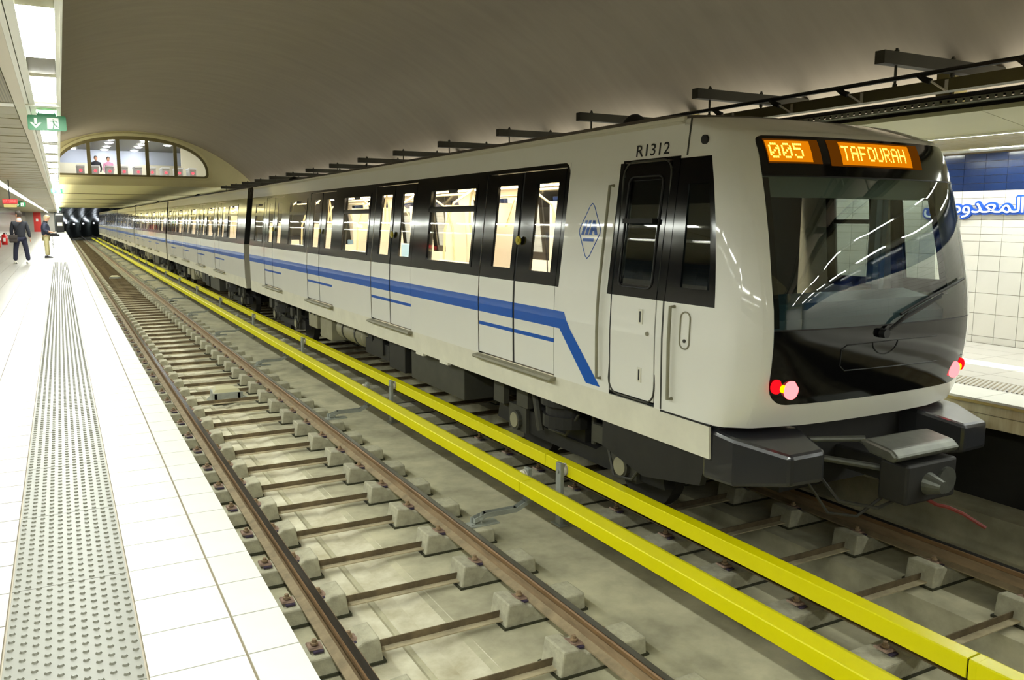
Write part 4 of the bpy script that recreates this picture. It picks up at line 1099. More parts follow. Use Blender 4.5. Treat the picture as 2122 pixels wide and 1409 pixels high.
MB().box(TX + 1.16, TX + 1.22, 5.12, 5.20, 1.13, 3.1).build('window_post', 'cabpost', c1)
# black band beside the cab door and its rounded end near the first door
b = MB(); spanel(5.84, 5.90, 2.0, 3.10, .004, -1, .003, 0, b); spanel(5.12, 5.21, 2.0, 3.10, .004, -1, .003, 0, b); spanel(5.12, 5.86, 3.10, 3.12, .004, -1, .003, 0, b)
b.build('black_glazing_strip', 'black', c1)
MB().box(TX - 1.285, TX - 1.27, 4.80, 4.99, 2.10, 2.92).build('cab_quarter_window', 'cabgrey', c1) if False else None
b = MB(); q = []
cyz = [(6.70 + .10 - .10 * math.cos(math.radians(a)), 3.06 + .10 * math.sin(math.radians(a))) for a in range(0, 91, 15)]
b.add([(TX - hw(z) - .004, y, z) for y, z in [(6.695, 3.165)] + cyz], [tuple(range(len(cyz) + 1))]); b.build('band_corner', 'white', c1)
for yy, z0, z1 in ((5.97, 1.25, 2.92), (4.99, 1.25, 1.97)):
    MB().tube([(TX - hw(z0) - .0, yy, z0)] + [(TX - hw(z0 + (z1 - z0) * i / 8) - .045, yy, z0 + (z1 - z0) * i / 8) for i in range(9)] + [(TX - hw(z1), yy, z1)], .014, 8).build('grab_rail', 'under3', c1)
side_outline(rrect(4.80, 4.91, 1.66, 1.94, .05), .004, .006, 'access_flap', 'under3', c1)
MB().cyl((TX - 1.338, 4.855, 1.72), (TX - 1.348, 4.855, 1.72), .014, 10).build('flap_lock', 'under2', c1)
MB().cyl((TX - hw(3.22) - .002, 4.86, 3.22), (TX - hw(3.22) - .02, 4.86, 3.22), .035, 14).build('side_lamp', 'blackm', c1)
# body seam lines
for z0, z1, yy in ((1.14, 2.0, 5.125), (3.12, 3.40, 5.05)):
    b = MB(); spanel(yy - .008, yy + .008, z0, z1, .004, -1, .003, 0, b); b.build('panel_seam', 'under2', c1)
b = MB(); spanel(4.55, 5.13, 1.12, 1.135, .03, -1, .002, 0, b); b.build('skirt_seam', 'blackm', c1)
# diagonal end of the stripe
b = MB()
def P(y, z): return (TX - hw(z) - .002, y, z)
dz = [1.775, 1.705, 1.61]
b.add([P(6.765, 1.775), P(6.58, 1.775), P(6.54, 1.705), P(6.765, 1.705)], [(0, 1, 2, 3)], 0)
b.add([P(6.765, 1.705), P(6.54, 1.705), P(6.46, 1.61), P(6.765, 1.61)], [(0, 1, 2, 3)], 0)
b.add([P(6.46 + .0, 1.61), P(6.66, 1.61), P(6.20, 1.165), P(5.975, 1.165)], [(0, 1, 2, 3)], 0)
b.build('diagonal_stripe', ['blue', 'lightblue'], c1)
# fleet number
v, f = text_mesh('R1312', .135, 'number', bold=.001)
x0_ = min(p[0] for p in v); x1_ = max(p[0] for p in v)
b = MB(); b.add([(TX - hw(3.15 + p[1]) - .003, 5.70 - (p[0] - x0_) * (.43 / (x1_ - x0_)), 3.145 + p[1]) for p in v], f); b.build('fleet_number', 'blackm', c1)
# lozenge logo
lg = MB(); LY, LZ = 6.27, 2.53
loz = [(LY, LZ + .245), (LY + .035, LZ + .22), (LY + .165, LZ + .02), (LY + .165, LZ - .02), (LY + .035, LZ - .22), (LY, LZ - .245), (LY - .035, LZ - .22), (LY - .165, LZ - .02), (LY - .165, LZ + .02), (LY - .035, LZ + .22)]
side_outline(loz, .001, .004, 'logo_outline', 'blue', c1)
def lp(y, z): return (TX - hw(z) - .003, y, z)
def lq(pts): lg.add([lp(LY + a * 1.12, LZ + b_ * 1.12) for a, b_ in pts], [tuple(range(len(pts)))])
for q_ in (.118, .062, .006): lq([(q_, -.03), (q_ - .040, -.03), (q_ - .078, .085), (q_ - .042, .085)])
lq([(-.030, .085), (-.066, .085), (-.118, -.03), (-.076, -.03)])
lq([(-.02, .0), (-.09, .0), (-.08, .022), (-.02, .022)])
lq([(.085, -.082), (-.07, -.082), (-.07, -.055), (.085, -.055)])
lg.build('logo_mark', 'blue', c1)
# tail lights
for s in (-1, 1):
    for (dx, z, r, m, nm) in ((1.10, 1.455, .052, 'tail_red', 'tail_light'), (.925, 1.425, .068, 'tail_bright', 'tail_light')):
        dx = min(dx, wsW(z) - r * .9)
        a = SF(s * dx, z, .004); q = SF(s * dx, z, .018)
        tl = MB().cyl(a, q, r, 20).build(nm, m, c1)
    a = SF(s * 1.0, 1.44, .02); q = SF(s * 1.0, 1.44, .026)
    MB().cyl(a, q, .028, 14).build('tail_light', 'tail_yellow', c1)
# wiper, hatch outline
def fp(x, z, off): return SF(x - TX, z, off)
wp = MB().tube([fp(5.33, 1.80, .03), fp(5.50, 1.90, .05), fp(5.95, 2.05, .06)], .013, 6).tube([fp(5.38, 1.83, .03), fp(5.55, 1.94, .05), fp(5.98, 2.07, .06)], .008, 6).cyl(fp(5.33, 1.80, 0), fp(5.33, 1.80, .05), .035, 10).build('wiper_arm', 'blackm', c1)
MB().tube([fp(5.50, 1.935, .03), fp(5.8, 2.03, .025), fp(6.2, 2.13, .03), fp(6.38, 2.17, .03)], .011, 6).build('wiper_blade', 'blackm', wp)
hl = [(4.95, 1.73), (6.0, 1.735)]; 
MB().tube([fp(6.0, 1.735, .004), fp(5.5, 1.74, .004), fp(4.98, 1.73, .004), fp(4.93, 1.70, .004), fp(4.93, 1.58, .004), fp(4.98, 1.54, .004), fp(5.5, 1.535, .004), fp(6.0, 1.53, .004), fp(6.5, 1.535, .004)], .005, 5).build('hatch_outline', 'blackm', c1)
MB().tube([fp(5.24 + .14 * (1 - math.cos(a_ * PI / 10)), 1.74 - .10 * math.sin(a_ * PI / 10), .004) for a_ in range(11)], .004, 5).build('hatch_handle', 'blackm', c1)
# bumper fairings
for s in (-1, 1):
    def X(x): return TX + s * (TX - x)
    v = [(X(4.15), 4.66, .70), (X(4.80), 4.66, .70), (X(4.80), 4.66, 1.10), (X(4.15), 4.66, 1.10), (X(4.16), 4.35, .71), (X(4.34), 3.97, .79), (X(4.66), 3.95, .79), (X(4.66), 3.95, 1.02), (X(4.34), 3.97, 1.01), (X(4.16), 4.35, 1.07), (X(4.78), 4.3, .71), (X(4.78), 4.3, 1.09)]
    bm = bmesh.new(); vs = [bm.verts.new(p_) for p_ in v]; bmesh.ops.convex_hull(bm, input=vs); bmesh.ops.dissolve_limit(bm, angle_limit=.02, verts=bm.verts, edges=bm.edges)
    b = MB(); bm.verts.ensure_lookup_table(); bm.verts.index_update()
    b.add([tuple(q.co) for q in bm.verts], [[q.index for q in f_.verts] for f_ in bm.faces]); bm.free()
    b.build('bumper_fairing', 'bumper', c1, bevel=.03, label='dark grey bumper fairing')
for xd in (TX - 1.28, TX + 1.22): MB().prism_x([(4.6, .98), (6.0, .98), (6.0, .62), (5.4, .5), (4.7, .62)], xd, xd + .06).build('lower_deflector', 'under', c1)
MB().box(TX - .7, TX + .7, 4.45, 5.2, .55, 1.1).build('coupler_frame', 'under', c1)
# coupler
cp = MB().box(TX - .10, TX + .12, 3.86, 4.6, .68, .86).box(TX - .26, TX + .30, 3.68, 3.92, .60, .90).build('coupler', 'under', c1, bevel=.02, label='dark automatic coupler')
MB().cyl((TX - .02, 3.68, .74), (TX - .02, 3.56, .74), .085, 18, r2=.045).cyl((TX + .17, 3.69, .74), (TX + .17, 3.66, .74), .10, 18).build('coupler_cone', 'steelpale', cp, smooth=False)
MB().prism_x([(3.72, .925), (3.92, .955), (4.02, 1.03), (3.95, 1.05), (3.74, 1.02), (3.68, .97)], TX - .38, TX + .33).build('coupler_cover', 'steelpale', cp, bevel=.02)
MB().cyl((TX - .62, 4.3, 1.0), (TX - .30, 4.02, 1.03), .022, 10).cyl((TX - .55, 4.3, .86), (TX - .15, 3.95, .80), .025, 10).build('coupler_rod', 'steelpale', cp)
MB().tube([(TX - .5, 4.3, .75), (TX - .45, 4.1, .55), (TX - .2, 3.95, .5), (TX + .1, 3.9, .58)], .014, 6).tube([(TX - .6, 4.3, .7), (TX - .5, 4.15, .45), (TX - .3, 4.05, .42), (TX - .1, 4.0, .55)], .012, 6).build('air_hose', 'under2', cp)
MB().tube([(TX + .0, 3.78, .63), (TX + .03, 3.64, .585), (TX + .08, 3.58, .575), (TX + .14, 3.50, .54), (TX + .25, 3.40, .45)], .014, 6).build('release_handle', 'red_handle', cp)

# ================================================================== SIGNS AND SMALL THINGS
# station name on the right wall
letters = ['\u0627', '\uFEDF', '\uFEE4', '\uFECC', '\uFEAA', '\uFEED', '\uFEE3', '\uFEF4', '\uFEE6']   # alef lam meem ain dal | waw | meem yeh noon
gaps = [.05, -.012, -.012, -.012, .055, .05, -.012, -.012, 0]
sg = thing('station_name_sign', (XW - .03, 6.6, 2.6), 'blue and white Arabic lettering of the station name on the tiled wall', 'sign')
def arabic(boldn, dx, m, nm, spread=0):
    hA = max(p[1] for p in text_mesh(letters[0], 1.0)[0]); sz = .185 / hA
    wd = [(lambda v_: max(p[0] for p in v_) - min(p[0] for p in v_))(text_mesh(c_, sz)[0]) for c_ in letters]
    kx = .87 / (sum(wd[:6]) + sum(g_ * sz for g_ in gaps[:6]) + wd[6] / 2)
    b = MB(); x = 0
    # lay out from right (alef) to left
    for ch, gp in zip(letters, gaps):
        v, f = text_mesh(ch, sz); v2, f2 = (v, f) if not boldn else text_mesh(ch, sz, bold=boldn)
        a, c = min(p[0] for p in v), max(p[0] for p in v)
        # character spans [a,c]; its right edge sits at x
        off = x - c
        for q in range(14 if spread else 1):
            sy, sz_ = (spread * math.cos(q * PI / 7), spread * math.sin(q * PI / 7)) if spread else (0, 0)
            b.add([(XW - dx - q * .00005, 5.94 - (p[0] + off) * kx + sy, 2.735 + p[1] + sz_) for p in v2], f2)
        x -= (c - a) + gp * sz
    # give depth
    front = list(b.v); m0 = len(front)
    edges = {}
    for fc in b.f:
        for i in range(len(fc)):
            e = (fc[i], fc[(i + 1) % len(fc)]); k = tuple(sorted(e)); edges.setdefault(k, []).append(e)
    fs = list(b.f)
    b2 = MB(); b2.add(front, fs); b2.add([(XW - .002, p[1], p[2]) for p in front], [])
    for k, e in edges.items():
        if len(e) == 1: i, j = e[0]; b2.f.append([i, j, m0 + j, m0 + i]); b2.m.append(0)
    return b2.build(nm, m, sg)
arabic(0, .03, 'sign_blue', 'letter_backing', .025); arabic(0, .04, 'sign_white', 'lettering')

# exit signs
def exit_sign(x0, x1, y, z0, z1, label):
    t = thing('exit_sign', ((x0 + x1) / 2, y, z0), label, 'sign'); w_ = x1 - x0; h_ = z1 - z0
    MB().prism_y([(x0 + w_ * a, z0 + h_ * c) for a, c in ((.03, 0), (.97, 0), (1, .08), (1, .92), (.97, 1), (.03, 1), (0, .92), (0, .08))], y, y + .03).build('sign_board', 'green', t)
    MB().box(x0 + w_ * .25, x1 - w_ * .25, y, y + .03, z1, z1 + h_ * .14).cyl(((x0 + x1) / 2 - w_ * .2, y + .015, z1), ((x0 + x1) / 2 - w_ * .2, y + .015, z1 + .03), .006, 6).cyl(((x0 + x1) / 2 + w_ * .2, y + .015, z1), ((x0 + x1) / 2 + w_ * .2, y + .015, z1 + .03), .006, 6).build('mount', 'green', t)
    def q(pts, m, nm, d=.002): b = MB(); b.add([(x0 + w_ * a, y - d, z0 + h_ * c) for a, c in pts], [tuple(range(len(pts)))]); return b.build(nm, m, t)
    q([(.17, .80), (.17, .40), (.24, .40), (.24, .80)], 'exit_white', 'arrow_shaft')
    q([(.06, .50), (.12, .50), (.205, .28), (.29, .50), (.36, .50), (.205, .12)], 'exit_white', 'arrow_head')
    q([(.50, .12), (.50, .84), (.80, .84), (.80, .12)], 'exit_white', 'door_symbol')
    b = MB()
    for pts in ([(.64, .66), (.68, .66), (.70, .42), (.66, .40)], [(.56, .60), (.58, .64), (.68, .66), (.66, .60)], [(.68, .64), (.76, .54), (.78, .57), (.70, .68)], [(.66, .42), (.70, .44), (.76, .30), (.84, .22), (.82, .18), (.73, .26)], [(.66, .42), (.69, .40), (.66, .12), (.63, .12)]):
        b.add([(x0 + w_ * a, y - .004, z0 + h_ * c) for a, c in pts], [(0, 1, 2, 3) if len(pts) == 4 else tuple(range(len(pts)))])
    b.add([(x0 + w_ * (.66 + .018 * math.cos(k * PI / 4)), y - .004, z0 + h_ * (.73 + .045 * math.sin(k * PI / 4))) for k in range(8)], [tuple(range(8))])
    b.build('running_figure', 'green', t); return t
exit_sign(-.175, .105, 8.0, 3.345, 3.465, 'green exit sign with arrow and running figure under the canopy lamps, nearest')
exit_sign(-.145, .135, 26.0, 3.32, 3.44, 'small distant green exit sign under the canopy edge lamps')
exit_sign(-.12, .16, 75.0, 3.30, 3.46, 'farthest green exit sign at the end of the canopy edge lamps')
exit_sign(-1.75, -1.35, 46.0, 3.2, 3.42, 'pale green exit sign beside the inner lamp row')
# red LED train indicator
t = thing('led_indicator', (-.86, 22, 2.97), 'red LED train indicator board hung over the left platform', 'sign')
MB().box(-1.09, -.80, 22, 22.1, 2.965, 3.065).build('led_case', 'redboard', t)
rw = random.Random(3); b = MB()
for i in range(34):
    for j in range(5):
        if i in (12, 13): continue
        if rw.random() < .62: x = -1.07 + i * .0075; z = 2.985 + j * .014; b.add([(x, 21.995, z), (x + .0055, 21.995, z), (x + .0055, 21.995, z + .010), (x, 21.995, z + .010)], [(0, 1, 2, 3)])
b.build('led_text', 'redled', t)
MB().box(-1.07, -.82, 22.01, 22.09, 2.885, 2.955).build('lower_board', 'nose_yellow', t)
MB().cyl((-.95, 22.05, 3.06), (-.95, 22.05, 3.5), .012, 8).build('hanger', 'blackm', t)
# fire extinguishers, red cabinets on the left wall
def extinguisher(x, y, lab):
    t = thing('fire_extinguisher', (x, y, HP), lab, 'extinguisher')
    MB().cyl((x, y, HP), (x, y, HP + .52), .16, 18).ball((x, y, HP + .52), .16, .16, .12, 18, 6, top=True).build('cylinder', 'red', t, smooth=True)
    MB().cyl((x, y, HP + .62), (x, y, HP + .72), .04, 10).box(x - .02, x + .12, y - .02, y + .02, HP + .68, HP + .72).build('valve', 'blackm', t)
    MB().box(x - .06, x + .06, y - .165, y - .155, HP + .2, HP + .42).build('label_plate', 'shirt', t)
    MB().tube([(x + .1, y, HP + .7), (x + .2, y - .05, HP + .5), (x + .19, y - .05, HP + .25)], .015, 6).build('hose', 'blackm', t)
extinguisher(-2.95, 58.5, 'larger red fire extinguisher by the left wall behind the suited man')
extinguisher(-3.05, 53.5, 'red fire extinguisher at the left edge of the picture')
t = thing('red_cabinet', (-.6, YB + .2, HP), 'tall red panel on the wall behind the camera, mirrored in the train front', 'cabinet')
MB().box(-.85, -.35, YB + .03, YB + .2, HP, HP + 2.0).build('cabinet_body', 'redpanel', t)
t = thing('red_cabinet', (-2.3, 118, HP), 'tall red panel standing against the far end wall', 'cabinet')
MB().box(-2.75, -1.95, 118, 118.3, HP, HP + 2.35).build('cabinet_body', 'redpanel', t); MB().box(-2.5, -2.25, 117.98, 118, HP + 1.25, HP + 1.6).build('notice', 'shirt', t)
t = thing('poster_panel', (-3.6, 60, 1.2), 'pale pink poster panel on the left wall', 'poster')
MB().box(-3.69, -3.62, 60, 66, 1.4, 3.0).build('poster_frame', 'canopy_white', t); MB().box(-3.63, -3.61, 60.1, 65.9, 1.5, 2.9).build('poster_sheet', 'pinkpanel', t)
for i, (y, z) in enumerate(((52, 2.9), (56, 2.35), (62, 2.0), (50, 2.0))):
    t = thing('wall_shelf_box', (-3.55, y, z), ['small dark box high on the left wall', 'small dark box at shoulder height on the left wall', 'low dark box beside the poster on the left wall', 'dark box on the left wall nearest the camera'][i], 'box')
    MB().box(-3.69, -3.4, y, y + .7, z, z + .12).build('box_body', 'darkmetal', t); MB().box(-3.4, -3.39, y + .05, y + .65, z + .02, z + .1).build('box_lid', 'blackm', t)
# driver monitor post at the platform end
t = thing('driver_monitor', (.15, 112, HP), 'dark monitor cabinet with lit screen at the platform end by the tunnel', 'monitor')
MB().box(-.35, .45, 112, 112.5, HP, HP + 2.3).build('cabinet_body', 'blackm', t)
MB().box(-.2, .3, 111.97, 112, HP + .75, HP + 1.15).build('screen', 'halllow', t); MB().box(-.35, .45, 111.9, 112, HP + 2.0, HP + 2.06).build('hood', 'canopy_white', t)
# ticket hall
gx = [.75, 1.45, 1.95 + .1, 2.72, 3.35, 4.08, 4.78, 5.45]
pr = None
for i, x in enumerate(gx + [0]):
    x = 1.72 + (i - 1) * .64
    if pr is None:
        t = thing('ticket_gate', (x, 46, 4.30), 'grey ticket gate with red stop symbol behind the arched window', 'ticket gate', 'ticket gates behind the arched window')
        MB().box(x - .17, x + .17, 46, 47.2, 4.30, 5.16).build('gate_body', 'gate_body', t, bevel=.03)
        MB().box(x - .19, x + .19, 45.95, 47.25, 5.16, 5.24).build('gate_top', 'shirt', t, bevel=.02)
        MB().cyl((x, 45.99, 4.97), (x, 45.97, 4.97), .065, 14).build('red_symbol', 'gate_red', t)
        MB().box(x + .2, x + .24, 46.3, 46.35, 4.30, 4.8).build('barrier', 'blackm', t); pr = t
    else: dup(pr, (x, 46, 4.30))
HALLAMPS = [(2.55, 44), (2.54, 46.8), (2.54, 49), (2.54, 51.3), (2.54, 53.8), (4.1, 44.5), (4.1, 47), (4.1, 49), (4.1, 51), (4.1, 53.8), (.93, 44), (.93, 53.5), (.93, 48.5), (5.4, 46), (5.4, 49), (7, 43), (7.2, 46), (-1.5, 50), (-1.5, 46)]
pr = None
for (x, y) in HALLAMPS:
    if pr is None:
        t = thing('hall_lamp', (x, y, 6.5), 'round lamp on the dark ceiling of the ticket hall', 'lamp', 'round lamps of the ticket hall')
        MB().cyl((x, y, 6.57), (x, y, 6.53), .14, 18).build('lamp_disc', 'halllamp', t); MB().cyl((x, y, 6.6), (x, y, 6.57), .24, 18).build('lamp_ring', 'shirt', t); pr = t
    else: dup(pr, (x, y, 6.5))

# ================================================================== PEOPLE
def skin_mesh(name, pts, edges, m, par, sub=2, root=0):
    me = bpy.data.meshes.new(name); o0 = ORG[par.name]
    me.from_pydata([(p[0], p[1], p[2]) for p in pts], edges, [])
    o = bpy.data.objects.new(name, me); COL.objects.link(o); o.parent = par; ORG[o.name] = o0
    sk = o.modifiers.new('skin', 'SKIN'); sk.use_smooth_shade = True
    for i, v in enumerate(me.skin_vertices[0].data):
        r = pts[i][3]; v.radius = r if isinstance(r, tuple) else (r, r); v.use_root = i == root
    ss = o.modifiers.new('sub', 'SUBSURF'); ss.levels = ss.render_levels = sub
    me.materials.append(M[m]); return o
def chain(n0, k): return [(n0 + i, n0 + i + 1) for i in range(k - 1)]
def hand(par, base, d, side, m='skin', curl=.3, nm='hand'):   # palm, four fingers, thumb; d = pointing direction
    d = Vector(d).normalized(); u = Vector(side).normalized(); w_ = d.cross(u)
    b = Vector(base); P_ = []; E_ = []
    def add(p, r): P_.append((p.x, p.y, p.z, r)); return len(P_) - 1
    a0 = add(b, .024); a1 = add(b + d * .045, (.034)); E_.append((a0, a1))
    for i, (s, L) in enumerate(((-.03, .065), (-.010, .075), (.010, .07), (.030, .055))):
        q0 = add(b + d * .07 + u * s, .011); E_.append((a1, q0))
        q1 = add(b + d * (.07 + L * .5) + u * s * 1.05 + w_ * curl * .02, .009); E_.append((q0, q1))
        q2 = add(b + d * (.07 + L * .9) + u * s * 1.05 + w_ * curl * .06, .008); E_.append((q1, q2))
    t0 = add(b + d * .02 - u * .035, .012); E_.append((a0, t0)); t1 = add(b + d * .06 - u * .055 + w_ * .01, .010); E_.append((t0, t1))
    return skin_mesh(nm, P_, E_, m, par, 1)
def head(par, c, face, hair, yaw, tilt=0, hair_long=False):
    # face points along yaw direction (radians, 0 = +x); c = centre of the skull
    def R(p):
        x, y, z = p; x, z = x * math.cos(tilt) + z * math.sin(tilt), -x * math.sin(tilt) + z * math.cos(tilt)
        return (c[0] + x * math.cos(yaw) - y * math.sin(yaw), c[1] + x * math.sin(yaw) + y * math.cos(yaw), c[2] + z)
    b = MB(); rows = []
    prof = [(-.125, .030, .035, .045), (-.115, .045, .045, .035), (-.09, .058, .055, .02), (-.05, .075, .066, .012), (0, .088, .073, .005), (.05, .092, .076, 0), (.09, .080, .066, -.002), (.118, .045, .04, -.002), (.125, .004, .004, -.002)]
    for z, rx, ry, ox in prof: rows.append([R((ox + rx * math.cos(2 * PI * i / 16), ry * math.sin(2 * PI * i / 16), z)) for i in range(17)])
    b.grid(rows); hd = b.build('head', 'skin', par, smooth=True)
    nb = MB().add([R((.083, -.012, -.035)), R((.083, .012, -.035)), R((.112, 0, -.03)), R((.086, 0, .015))], [(0, 2, 3), (2, 1, 3), (0, 1, 2)]); nb.build('nose', 'skin', hd)
    for s in (-1, 1):
        e = R((.083, s * .03, .005)); MB().ball(e, .010, .010, .007, 8, 6).build('eye', 'blackm', hd)
        e = R((0, s * .075, -.01)); MB().ball(e, .018, .012, .03, 8, 6).build('ear', 'skin', hd, smooth=True)
    e0, e1 = R((.084, -.022, -.07)), R((.084, .022, -.07)); MB().tube([e0, R((.088, 0, -.069)), e1], .005, 6).build('mouth', 'red_handle', hd)
    hb = MB(); rows = []
    for z, rx, ry, ox, cut in ((-.075, .075, .07, -.012, 2.2), (-.03, .092, .08, -.014, 2.0), (.02, .104, .086, -.013, 1.5), (.055, .106, .087, -.010, .7), (.09, .094, .078, -.006, .0), (.122, .06, .05, -.004, 0), (.135, .01, .01, -.004, 0)):
        rows.append([R((ox + rx * math.cos(a), ry * math.sin(a), z)) for a in [cut * .62 + (2 * PI - 2 * cut * .62) * i / 20 for i in range(21)]])
    hb.grid(rows); hb.build('hair', hair, hd, smooth=True); return hd

def man_suit(X0, Y0):
    t = thing('person', (X0, Y0, HP), 'man in a charcoal suit jacket seen from behind, shoulder bag at his left hip', 'person')
    Z = 0
    # body (hidden under clothes except neck and hands) as one continuous figure
    pts = [(0, 0, 1.0, .08), (0, 0, 1.15, .08), (0, .0, 1.35, .09), (0, .0, 1.47, .06), (0, .02, 1.56, .055), (0, .03, 1.64, .06),
           (-.18, 0, 1.38, .045), (-.25, .0, 1.13, .04), (-.25, .03, .90, .035), (.18, 0, 1.38, .045), (.255, .0, 1.13, .04), (.29, .02, .86, .035),
           (-.09, 0, .88, .06), (-.165, .01, .48, .05), (-.20, .02, .10, .04), (.09, 0, .88, .06), (.155, .01, .48, .05), (.20, .0, .10, .04)]
    ed = chain(0, 6) + [(2, 6), (6, 7), (7, 8), (2, 9), (9, 10), (10, 11), (0, 12), (12, 13), (13, 14), (0, 15), (15, 16), (16, 17)]
    skin_mesh('body', pts, ed, 'skin', t)
    jk = [(0, 0, .80, (.18, .13)), (0, 0, 1.02, (.175, .13)), (0, 0, 1.22, (.19, .135)), (0, 0, 1.38, (.20, .13)), (0, 0, 1.46, (.10, .085)), (-.19, 0, 1.39, .08), (-.25, 0, 1.13, .064), (-.25, .03, .92, .05), (.19, 0, 1.39, .08), (.255, 0, 1.13, .064), (.29, .02, .88, .05)]
    skin_mesh('jacket', jk, [(0, 1), (1, 2), (2, 3), (3, 4), (3, 5), (5, 6), (6, 7), (3, 8), (8, 9), (9, 10)], 'suit', t)
    tr = [(0, 0, .92, (.16, .11)), (-.10, 0, .84, .105), (-.165, .01, .48, .082), (-.20, .02, .09, .075), (.10, 0, .84, .105), (.155, .01, .48, .082), (.20, .0, .09, .075)]
    skin_mesh('trousers', tr, [(0, 1), (1, 2), (2, 3), (0, 4), (4, 5), (5, 6)], 'jeans', t)
    for x, y, a in ((-.20, .02, .25), (.20, 0, -.5)):
        b = MB(); rows = []
        for d_, w_, h_ in ((-.11, .03, .05), (-.09, .045, .09), (0, .05, .09), (.08, .048, .06), (.15, .04, .045), (.18, .01, .02)):
            dx, dy = -math.sin(a), math.cos(a)
            rows.append([(X0 + x + dx * d_ + dy * w_ * math.cos(q), Y0 + y + dy * d_ - dx * w_ * math.cos(q), HP + max(0, h_ * math.sin(q))) for q in [PI * i / 8 for i in range(9)]])
        b.grid(rows); b.build('shoe', 'shoe_white', t, smooth=True)
    MB().cyl((X0, Y0 + .01, HP + 1.47), (X0, Y0 + .02, HP + 1.545), .075, 14, r2=.066).build('shirt_collar', 'shirt', t)
    MB().cyl((X0, Y0 + .015, HP + 1.5), (X0, Y0 + .02, HP + 1.60), .055, 12).build('neck', 'skin', t)
    head(t, (X0 - .01, Y0 + .02, HP + 1.675), 'skin', 'hair_dark', math.radians(150))
    hand(t, (.295, .02, .83), (0.05, .1, -1), (0, 1, 0)); hand(t, (-.25, .05, .87), (0, .2, -1), (0, 1, 0))
    sb_ = MB().tube([(X0 + .12, Y0 - .06, HP + 1.47), (X0 + .02, Y0 - .145, HP + 1.38), (X0 - .10, Y0 - .16, HP + 1.15), (X0 - .22, Y0 - .15, HP + .97)], .014, 6)
    bg = thing('shoulder_bag', (X0 - .24, Y0 - .14, HP + .72), 'dark brown shoulder bag hanging at the suited man\u2019s left hip', 'bag')
    MB().prism_x([(Y0 - .30, HP + .74), (Y0 - .12, HP + .72), (Y0 - .12, HP + .97), (Y0 - .29, HP + .96)], X0 - .32, X0 - .08).build('bag_body', 'bag', bg, bevel=.03)
    MB().prism_x([(Y0 - .315, HP + .86), (Y0 - .295, HP + .86), (Y0 - .28, HP + .985), (Y0 - .31, HP + .975)], X0 - .33, X0 - .07).build('bag_flap', 'bag', bg)
    sb_.build('strap', 'blackcloth', bg)
    t.scale = (1, 1, 1)
    return t
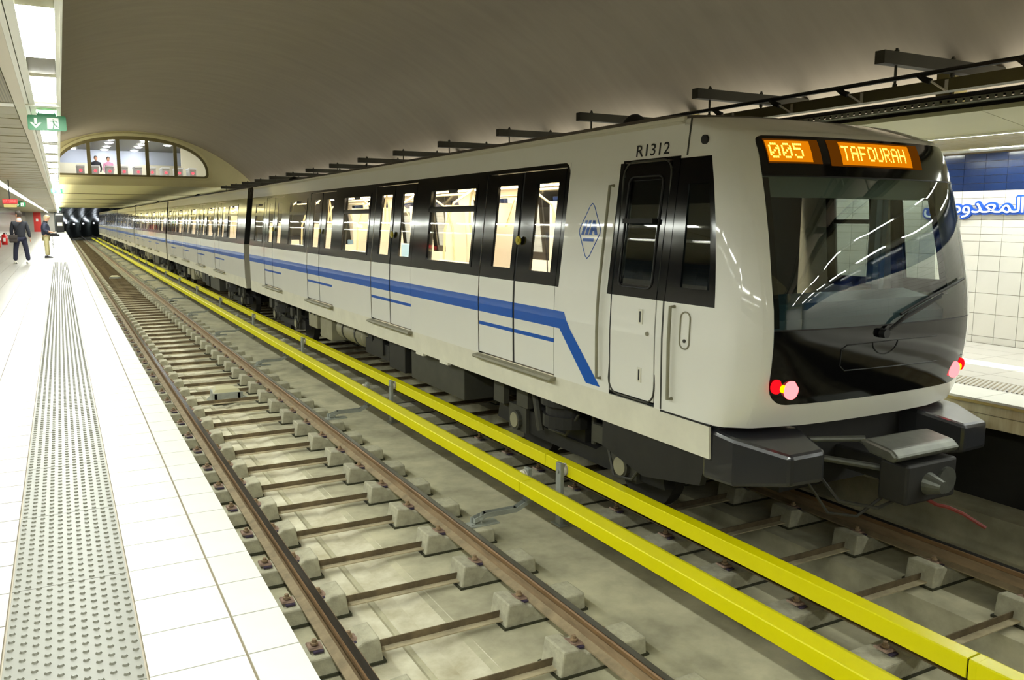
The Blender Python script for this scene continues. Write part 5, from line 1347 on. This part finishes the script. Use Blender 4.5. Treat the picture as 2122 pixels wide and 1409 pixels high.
def man_video(X0, Y0):
    t = thing('person', (X0, Y0, HP), 'grey-haired man in a navy jacket and khaki trousers looking down at a video camera', 'person')
    pts = [(0, 0, .95, .08), (0, 0, 1.10, .08), (-.01, .0, 1.28, .09), (.0, .0, 1.38, .07), (.03, .0, 1.45, .055), (.05, 0, 1.52, .055),
           (-.01, -.17, 1.33, .055), (-.03, -.22, 1.08, .045), (.18, -.20, 1.02, .034), (-.01, .17, 1.33, .055), (-.03, .22, 1.08, .045), (.18, .16, 1.0, .034),
           (0, -.09, .84, .09), (.0, -.09, .46, .06), (.0, -.09, .09, .045), (0, .09, .84, .09), (0, .09, .46, .06), (0, .09, .09, .045)]
    ed = chain(0, 6) + [(2, 6), (6, 7), (7, 8), (2, 9), (9, 10), (10, 11), (0, 12), (12, 13), (13, 14), (0, 15), (15, 16), (16, 17)]
    skin_mesh('body', pts, ed, 'skin', t)
    jk = [(0, 0, .84, (.165, .17)), (0.01, 0, 1.02, (.16, .17)), (-.01, 0, 1.2, (.15, .18)), (-.02, 0, 1.31, (.13, .18)), (0, 0, 1.40, (.085, .09)), (-.02, -.19, 1.32, .085), (-.05, -.24, 1.08, .07), (.11, -.215, 1.02, .055), (-.02, .19, 1.32, .085), (-.05, .24, 1.08, .07), (.11, .19, 1.01, .055)]
    skin_mesh('jacket', jk, [(0, 1), (1, 2), (2, 3), (3, 4), (3, 5), (5, 6), (6, 7), (3, 8), (8, 9), (9, 10)], 'navy', t)
    tr = [(0, 0, .88, (.14, .15)), (0, -.085, .80, .105), (0, -.09, .46, .085), (0, -.09, .09, .072), (0, .085, .80, .105), (.02, .09, .46, .085), (.03, .09, .09, .072)]
    skin_mesh('trousers', tr, [(0, 1), (1, 2), (2, 3), (0, 4), (4, 5), (5, 6)], 'khakicloth', t)
    for y in (-.09, .09):
        b = MB(); rows = []
        for d_, w_, h_ in ((-.10, .03, .05), (-.08, .045, .09), (0, .05, .09), (.09, .048, .06), (.17, .04, .045), (.20, .01, .02)):
            rows.append([(X0 + d_, Y0 + y + w_ * math.cos(q), HP + max(0, h_ * math.sin(q))) for q in [PI * i / 8 for i in range(9)]])
        b.grid(rows); b.build('shoe', 'blackcloth', t, smooth=True)
    MB().cyl((X0 + .0, Y0, HP + 1.38), (X0 + .03, Y0, HP + 1.45), .085, 14, r2=.075).build('jacket_collar', 'blackcloth', t)
    MB().cyl((X0 + .01, Y0, HP + 1.40), (X0 + .04, Y0, HP + 1.50), .055, 12).build('neck', 'skin', t)
    head(t, (X0 + .07, Y0, HP + 1.56), 'skin', 'hair_grey', 0, math.radians(22))
    hand(t, (.19, -.20, 1.02), (1, .2, -.1), (0, 1, .2)); hand(t, (.19, .16, 1.0), (1, -.4, 0), (0, 1, .1))
    vc = thing('video_camera', (X0 + .36, Y0 - .05, HP + .80), 'black video camera held at waist height by the grey-haired man', 'camera')
    MB().box(X0 + .10, X0 + .40, Y0 - .16, Y0 - .02, HP + .84, HP + .97).build('camera_body', 'blackcloth', vc, bevel=.02)
    MB().cyl((X0 + .38, Y0 - .09, HP + .90), (X0 + .48, Y0 - .09, HP + .90), .05, 14).build('lens', 'blackm', vc)
    MB().tube([(X0 + .24, Y0 - .09, HP + .97), (X0 + .28, Y0 - .09, HP + 1.05), (X0 + .5, Y0 - .09, HP + 1.06)], .014, 6).box(X0 + .40, X0 + .52, Y0 - .11, Y0 - .07, HP + 1.05, HP + 1.075).build('handle', 'blackcloth', vc)
    MB().tube([(X0 + .22, Y0 - .1, HP + .84), (X0 + .24, Y0 - .12, HP + .5), (X0 + .18, Y0 - .14, HP + .62), (X0 + .25, Y0 - .1, HP + .35)], .006, 5).build('cable', 'blackcloth', vc)
    return t
man_suit(-1.22, 33.5)
man_video(-.50, 38.0)
def far_person(x, y, z, top, lab):
    t = thing('person', (x, y, z), lab, 'person')
    pts = [(0, 0, .9, .14), (0, 0, 1.2, .15), (0, 0, 1.4, .16), (0, 0, 1.5, .06), (0, 0, 1.56, .05), (-.2, 0, 1.4, .06), (-.26, -.05, 1.1, .05), (-.2, -.15, .9, .04), (.2, 0, 1.4, .06), (.26, -.05, 1.1, .05), (.2, -.15, .9, .04), (-.1, 0, .5, .08), (-.1, 0, .08, .05), (.1, 0, .5, .08), (.1, 0, .08, .05)]
    skin_mesh('body', pts, chain(0, 5) + [(2, 5), (5, 6), (6, 7), (2, 8), (8, 9), (9, 10), (0, 11), (11, 12), (0, 13), (13, 14)], top, t, 1)
    head(t, (x, y, z + 1.66), 'skin', 'hair_dark', math.radians(-80)); return t
far_person(1.99, 52, 4.30, 'suit', 'man in dark clothes behind the arched window, by the ticket gates')
far_person(2.63, 52.4, 4.30, 'pinkcloth', 'person in a pink top behind the arched window, by the ticket gates')
